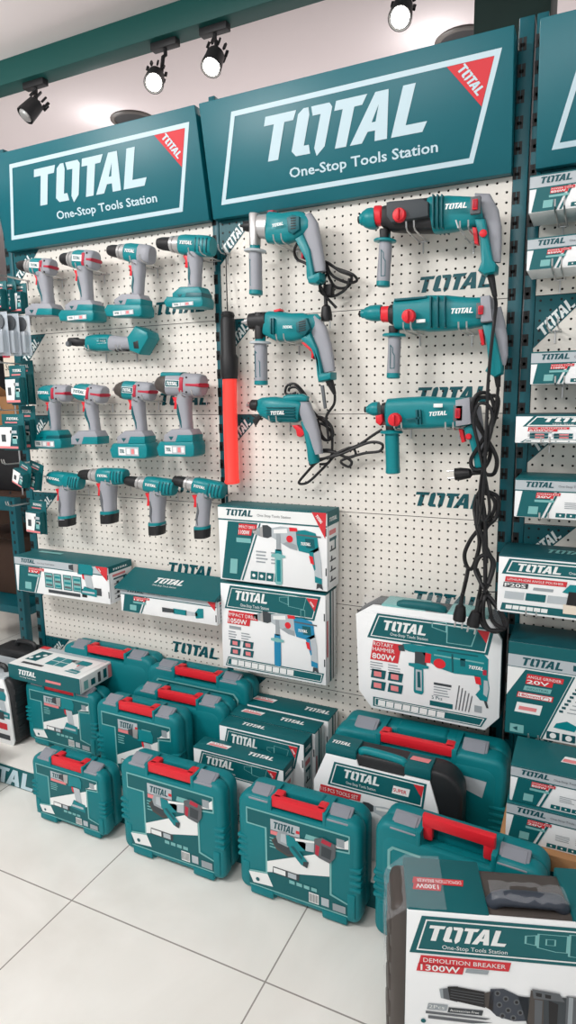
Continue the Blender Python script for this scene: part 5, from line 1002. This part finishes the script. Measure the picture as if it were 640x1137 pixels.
# ------------------------------------------------------------------ far left: accessory cards, next rack, clutter
GA = 'small accessory packs on the left edge'
def pack(label, px, py, w, h, Y, rz=0.0, kind='card', tilt=0.0):
    c = at(px, py, Y=Y); t = thing('accessory_pack', label, 'accessory', (c.x, Y, c.z), rz, GA); t.rotation_euler[1] = tilt
    if kind == 'clear':
        mb = MB(); mb.box((-w/2, 0, -h/2), (w/2, .0015, h/2), 'blister', .0005); mb.box((-w*.42, -.022, -h*.45), (w*.42, 0, h*.1), 'blister', .006); mb.build('blister', t, local=True)
        MB().lathe([(0, w*.34), (.004, w*.34)], (0, -.003, h*.28), (0, -1, 0), 'greydark', 18).build('disc', t, local=True)
        MB().box((-w*.16, -.018, -h*.42), (w*.16, -.004, h*.02), 'grey', .004).build('tool_insert', t, local=True)
        mb = MB(); mb.box((-w*.12, -.019, -h*.42), (w*.12, -.003, -h*.3), 'rubyred', .003); mb.build('red_tip', t, local=True)
    else:
        mb = MB(); mb.box((-w/2, -.003, -h/2), (w/2, .001, h/2), 'card', .001); mb.box((-w*.46, -.028, -h*.46), (w*.46, -.002, h*.2), 'card', .003); mb.build('pack_body', t, local=True)
        a = Art(); a.rect(-w*.44, -h*.44, w*.44, h*.18, 'carddark', 1).poly([(-w*.43, -h*.4), (w*.05, -h*.4), (w*.2, h*.15), (-w*.43, h*.15)], 'white', 2).rect(w*.2, -h*.16, w*.42, -h*.08, 'white', 2).rect(-w*.3, -h*.25, -w*.1, -h*.05, 'ink', 3).rect(w*.18, -h*.3, w*.38, -h*.1, 'cardlight', 2).rect(w*.1, -h*.02, w*.4, h*.06, 'cardgrey', 2).rect(-w*.42, -h*.43, w*.42, -h*.37, 'tagpink', 3)
        MB().art(a, (0, -.028, 0), (1, 0, 0), (0, 0, 1)).build('front_print', t, local=True)
        a = Art(); a.logo(-w*.3, h*.34, h*.07, 'white', 1, w=w*.6).rect(-w*.35, h*.25, w*.2, h*.29, 'tagpink', 1); MB().art(a, (0, -.003, 0), (1, 0, 0), (0, 0, 1)).build('header_print', t, local=True)
    return t
pack('teal accessory pack cut by the left edge, topmost hanging row', 1, 329, .07, .1, -.13)
pack('teal accessory pack in the topmost hanging row, middle of three', 12, 330, .065, .105, -.1)
pack('teal accessory pack in the topmost hanging row, nearest the first drill', 24, 332, .06, .105, -.08)
pack('clear blister of a bit tool cut by the left edge', 0, 371, .085, .15, -.16, kind='clear')
pack('clear blister of a bit tool, middle of the clear row', 13, 372, .08, .145, -.13, kind='clear')
pack('clear blister of a bit tool, right of the clear row', 25, 373, .08, .14, -.1, kind='clear')
pack('teal boxed accessory under the clear blisters, farther back', 29, 425, .085, .16, -.06)
pack('teal boxed accessory under the clear blisters, with white picture', 21, 428, .08, .14, -.13)
pack('larger teal boxed accessory left of the stubby impact driver', 16, 480, .11, .13, -.17)
pack('slim teal accessory box tucked behind the stubby impact driver battery', 32, 475, .08, .16, -.1)
pack('tilted teal accessory box above the open rack', 28, 527, .075, .085, -.15, rz=-.2, tilt=.3)
pack('tilted teal accessory box with white figure, left of the silver-nosed driver', 40, 528, .075, .1, -.11, rz=-.1, tilt=.25)
pack('teal and white hooked blade pack hanging over the drill kit carton', 43, 574, .085, .13, -.06, tilt=.05)
def small_hook(px, py, s): h = at(px, py, Y=0); hook(s, h.x, h.z, -.15, .006)
small_hook(31, 312, 'topmost row of teal accessory packs'); small_hook(34, 352, 'row of clear blisters'); small_hook(37, 405, 'pair of boxed accessories'); small_hook(38, 455, 'accessory boxes left of the stubby driver'); small_hook(42, 512, 'tilted accessory boxes'); small_hook(46, 556, 'hooked blade pack')
# next rack: bolted green steel frame with cartons, some way behind
t = thing('storage_rack', 'green bolted steel rack with punched posts, behind the pegboard at far left', 'rack', (-2.0, .55, 0))
TOP = at(20, 548, Y=.5).z
def post(px, Y):
    c = at(px, 600, Y=Y); mb = MB(); mb.box((c.x-.022, Y-.02, 0), (c.x+.022, Y+.02, TOP), 'rack', .003)
    for k in range(18): mb.box((c.x-.006, Y-.0206, .06+k*.05), (c.x+.006, Y-.0195, .075+k*.05), 'dark')
    mb.build('post', t); return c.x
xa = post(20, .4); xb = post(33, 1.1); xc = at(-60, 600, Y=.4).x
mb = MB(); mb.box((xc, .39, TOP-.07), (xa+.02, .41, TOP), 'rack', .003).build('beam', t)
mb = MB(); mb.box((xa-.02, .4, TOP-.06), (xa+.0, 1.12, TOP), 'rack', .003).build('side_beam', t)
mb = MB(); mb.tube([(xa, .42, TOP-.08), (xa+.0, .8, TOP-.3), (xa, .42, TOP-.5), (xa, 1.08, TOP-.75)], .012, 'rack', 6).build('brace', t)
MB().box((xc, .4, TOP-.012), (xa+.02, 1.1, TOP+.002), 'browndark', .002).build('shelf_board', t)
MB().box((xc, .4, .28), (xa+.02, 1.1, .32), 'rack', .002).build('lower_shelf', t)
def clutter(label, px0, px1, pyb, pyt, Y, d, m, z0=None, name='cardboard_box'):
    a = at(px0, pyb, Y=Y); b = at(px1, pyt, Y=Y); z = a.z if z0 is None else z0
    t = thing(name, label, 'box', ((a.x+b.x)/2, Y+d/2, z)); w = abs(b.x-a.x); h = b.z-z
    mb = MB(); mb.box((-w/2, -d/2, 0), (w/2, d/2, h), m, .004); mb.build('carton_body', t, local=True)
    MB().box((-w*.07, -d/2-.0008, h*.2), (w*.07, -d/2+.001, h), 'cream' if m != 'black' else 'orange', .0003).build('packing_tape', t, local=True)
    mb = MB(); mb.add([(-w/2, -d/2, h), (w/2, -d/2, h), (w/2, -d*.75, h+.05), (-w/2, -d*.75, h+.05), (-w/2, -d/2-.003, h), (w/2, -d/2-.003, h), (w/2, -d*.75-.003, h+.047), (-w/2, -d*.75-.003, h+.047)], [(0, 1, 2, 3), (7, 6, 5, 4), (0, 3, 7, 4), (1, 5, 6, 2), (3, 2, 6, 7), (0, 4, 5, 1)], m); mb.build('flap', t, local=True); return t
clutter('open brown cardboard box on the far rack, above an orange label', -60, 14, 478, 440, .6, .3, 'brown', at(0, 482, Y=.55).z+.004)
clutter('dark box with orange label standing on the far green rack', -60, 20, 540, 482, .55, .4, 'black', TOP+.004)
clutter('brown cardboard box low inside the far green rack', -40, 16, 655, 600, .55, .4, 'browndark', .322)
clutter('tall dark brown carton deep inside the far green rack', -70, 60, 660, 566, 1.3, .4, 'browndark', 0)
clutter('dark carton pile far behind the accessory packs', -60, 40, 500, 392, 2.2, .4, 'black', 0)
t = thing('card_sign', 'small cream card with handwriting, left of the accessory packs', 'sign', tuple(at(12, 404, Y=.46))); MB().box((-.05, 0, -.06), (.05, .006, .06), 'cream', .002).build('card', t, local=True)
a = Art(); a.text('Sumb', -.04, -.03, .035, 'ink', 1, w=.08, sh=.3).rect(-.05, .03, .0, .05, 'rubyred', 1); MB().art(a, (0, 0, 0), (1, 0, 0), (0, 0, 1)).build('handwriting', t, local=True)
p = at(12, 404, Y=.46); MB().tube([(0, .003, -.055), (0, .003, -(p.z-TOP)+.001)], .004, 'metal', 6).build('stem', t, local=True)
# lower left: black case in white sleeve, white carton at the edge
t = thing('drill_set_case', 'black ribbed drill set case in white sleeve, on the deck at left', 'tool case', (-.9, -.245, DECK))
mb = MB(); mb.prism(rrect(.28, .262, 0, .03), -.045, .045, 'blackcase', .012, 3)
for k in range(4): mb.box((.12, -.04, .05+.05*k), (.144, .04, .075+.05*k), 'blackcase', .005)
mb.build('case_shell', t, local=True)
mb = MB(); mb.prism([(-.14, .0), (.12, 0), (.128, .02), (.118, .2), (.1, .258), (-.14, .258)], -.052, -.044, 'paper', .002); mb.box((-.13, -.045, .256), (.1, .03, .266), 'cardgrey', .003); mb.build('sleeve', t, local=True)
a = Art(); a.rect(.06, .2, .1, .225, 'greydark', 1, .1).sub(.0, .1, .13, .11).pic_cordless(2); a.rect(.04, .1, .09, .13, 'ink', 5).rect(.0, .06, .1, .085, 'tagred', 2).rect(.03, .02, .11, .04, 'ink', 1); MB().art(a, (0, -.052, 0), (1, 0, 0), (0, 0, 1)).build('sleeve_print', t, local=True)
mb = MB(); mb.tube([(-.06, 0, .255), (-.05, 0, .285), (.05, 0, .285), (.06, 0, .255)], .01, 'blackcase', 8, 3).build('handle', t, local=True)
carton('white_carton', 'plain white carton standing on the floor, cut by the left edge', -1.05, -.732, -.56, -.41, 0, .2, lambda W, H: Art().rect(W*.6, H*.5, W*.9, H*.6, 'cardgrey', 1), None, None, body='white')
t = thing('black_case', 'black lidded case behind the flat drill kit carton, at the left edge', 'tool case', (-.89, -.1, DECK))
MB().prism(rrect(.3, .3, 0, .03), -.05, .05, 'blackcase', .012, 3).build('case_shell', t, local=True); MB().box((-.1, -.053, .2), (.14, -.049, .27), 'cardgrey', .001).build('label_band', t, local=True)
MB().tube([(-.05, 0, .29), (-.04, 0, .32), (.04, 0, .32), (.05, 0, .29)], .01, 'blackcase', 8, 3).build('handle', t, local=True)
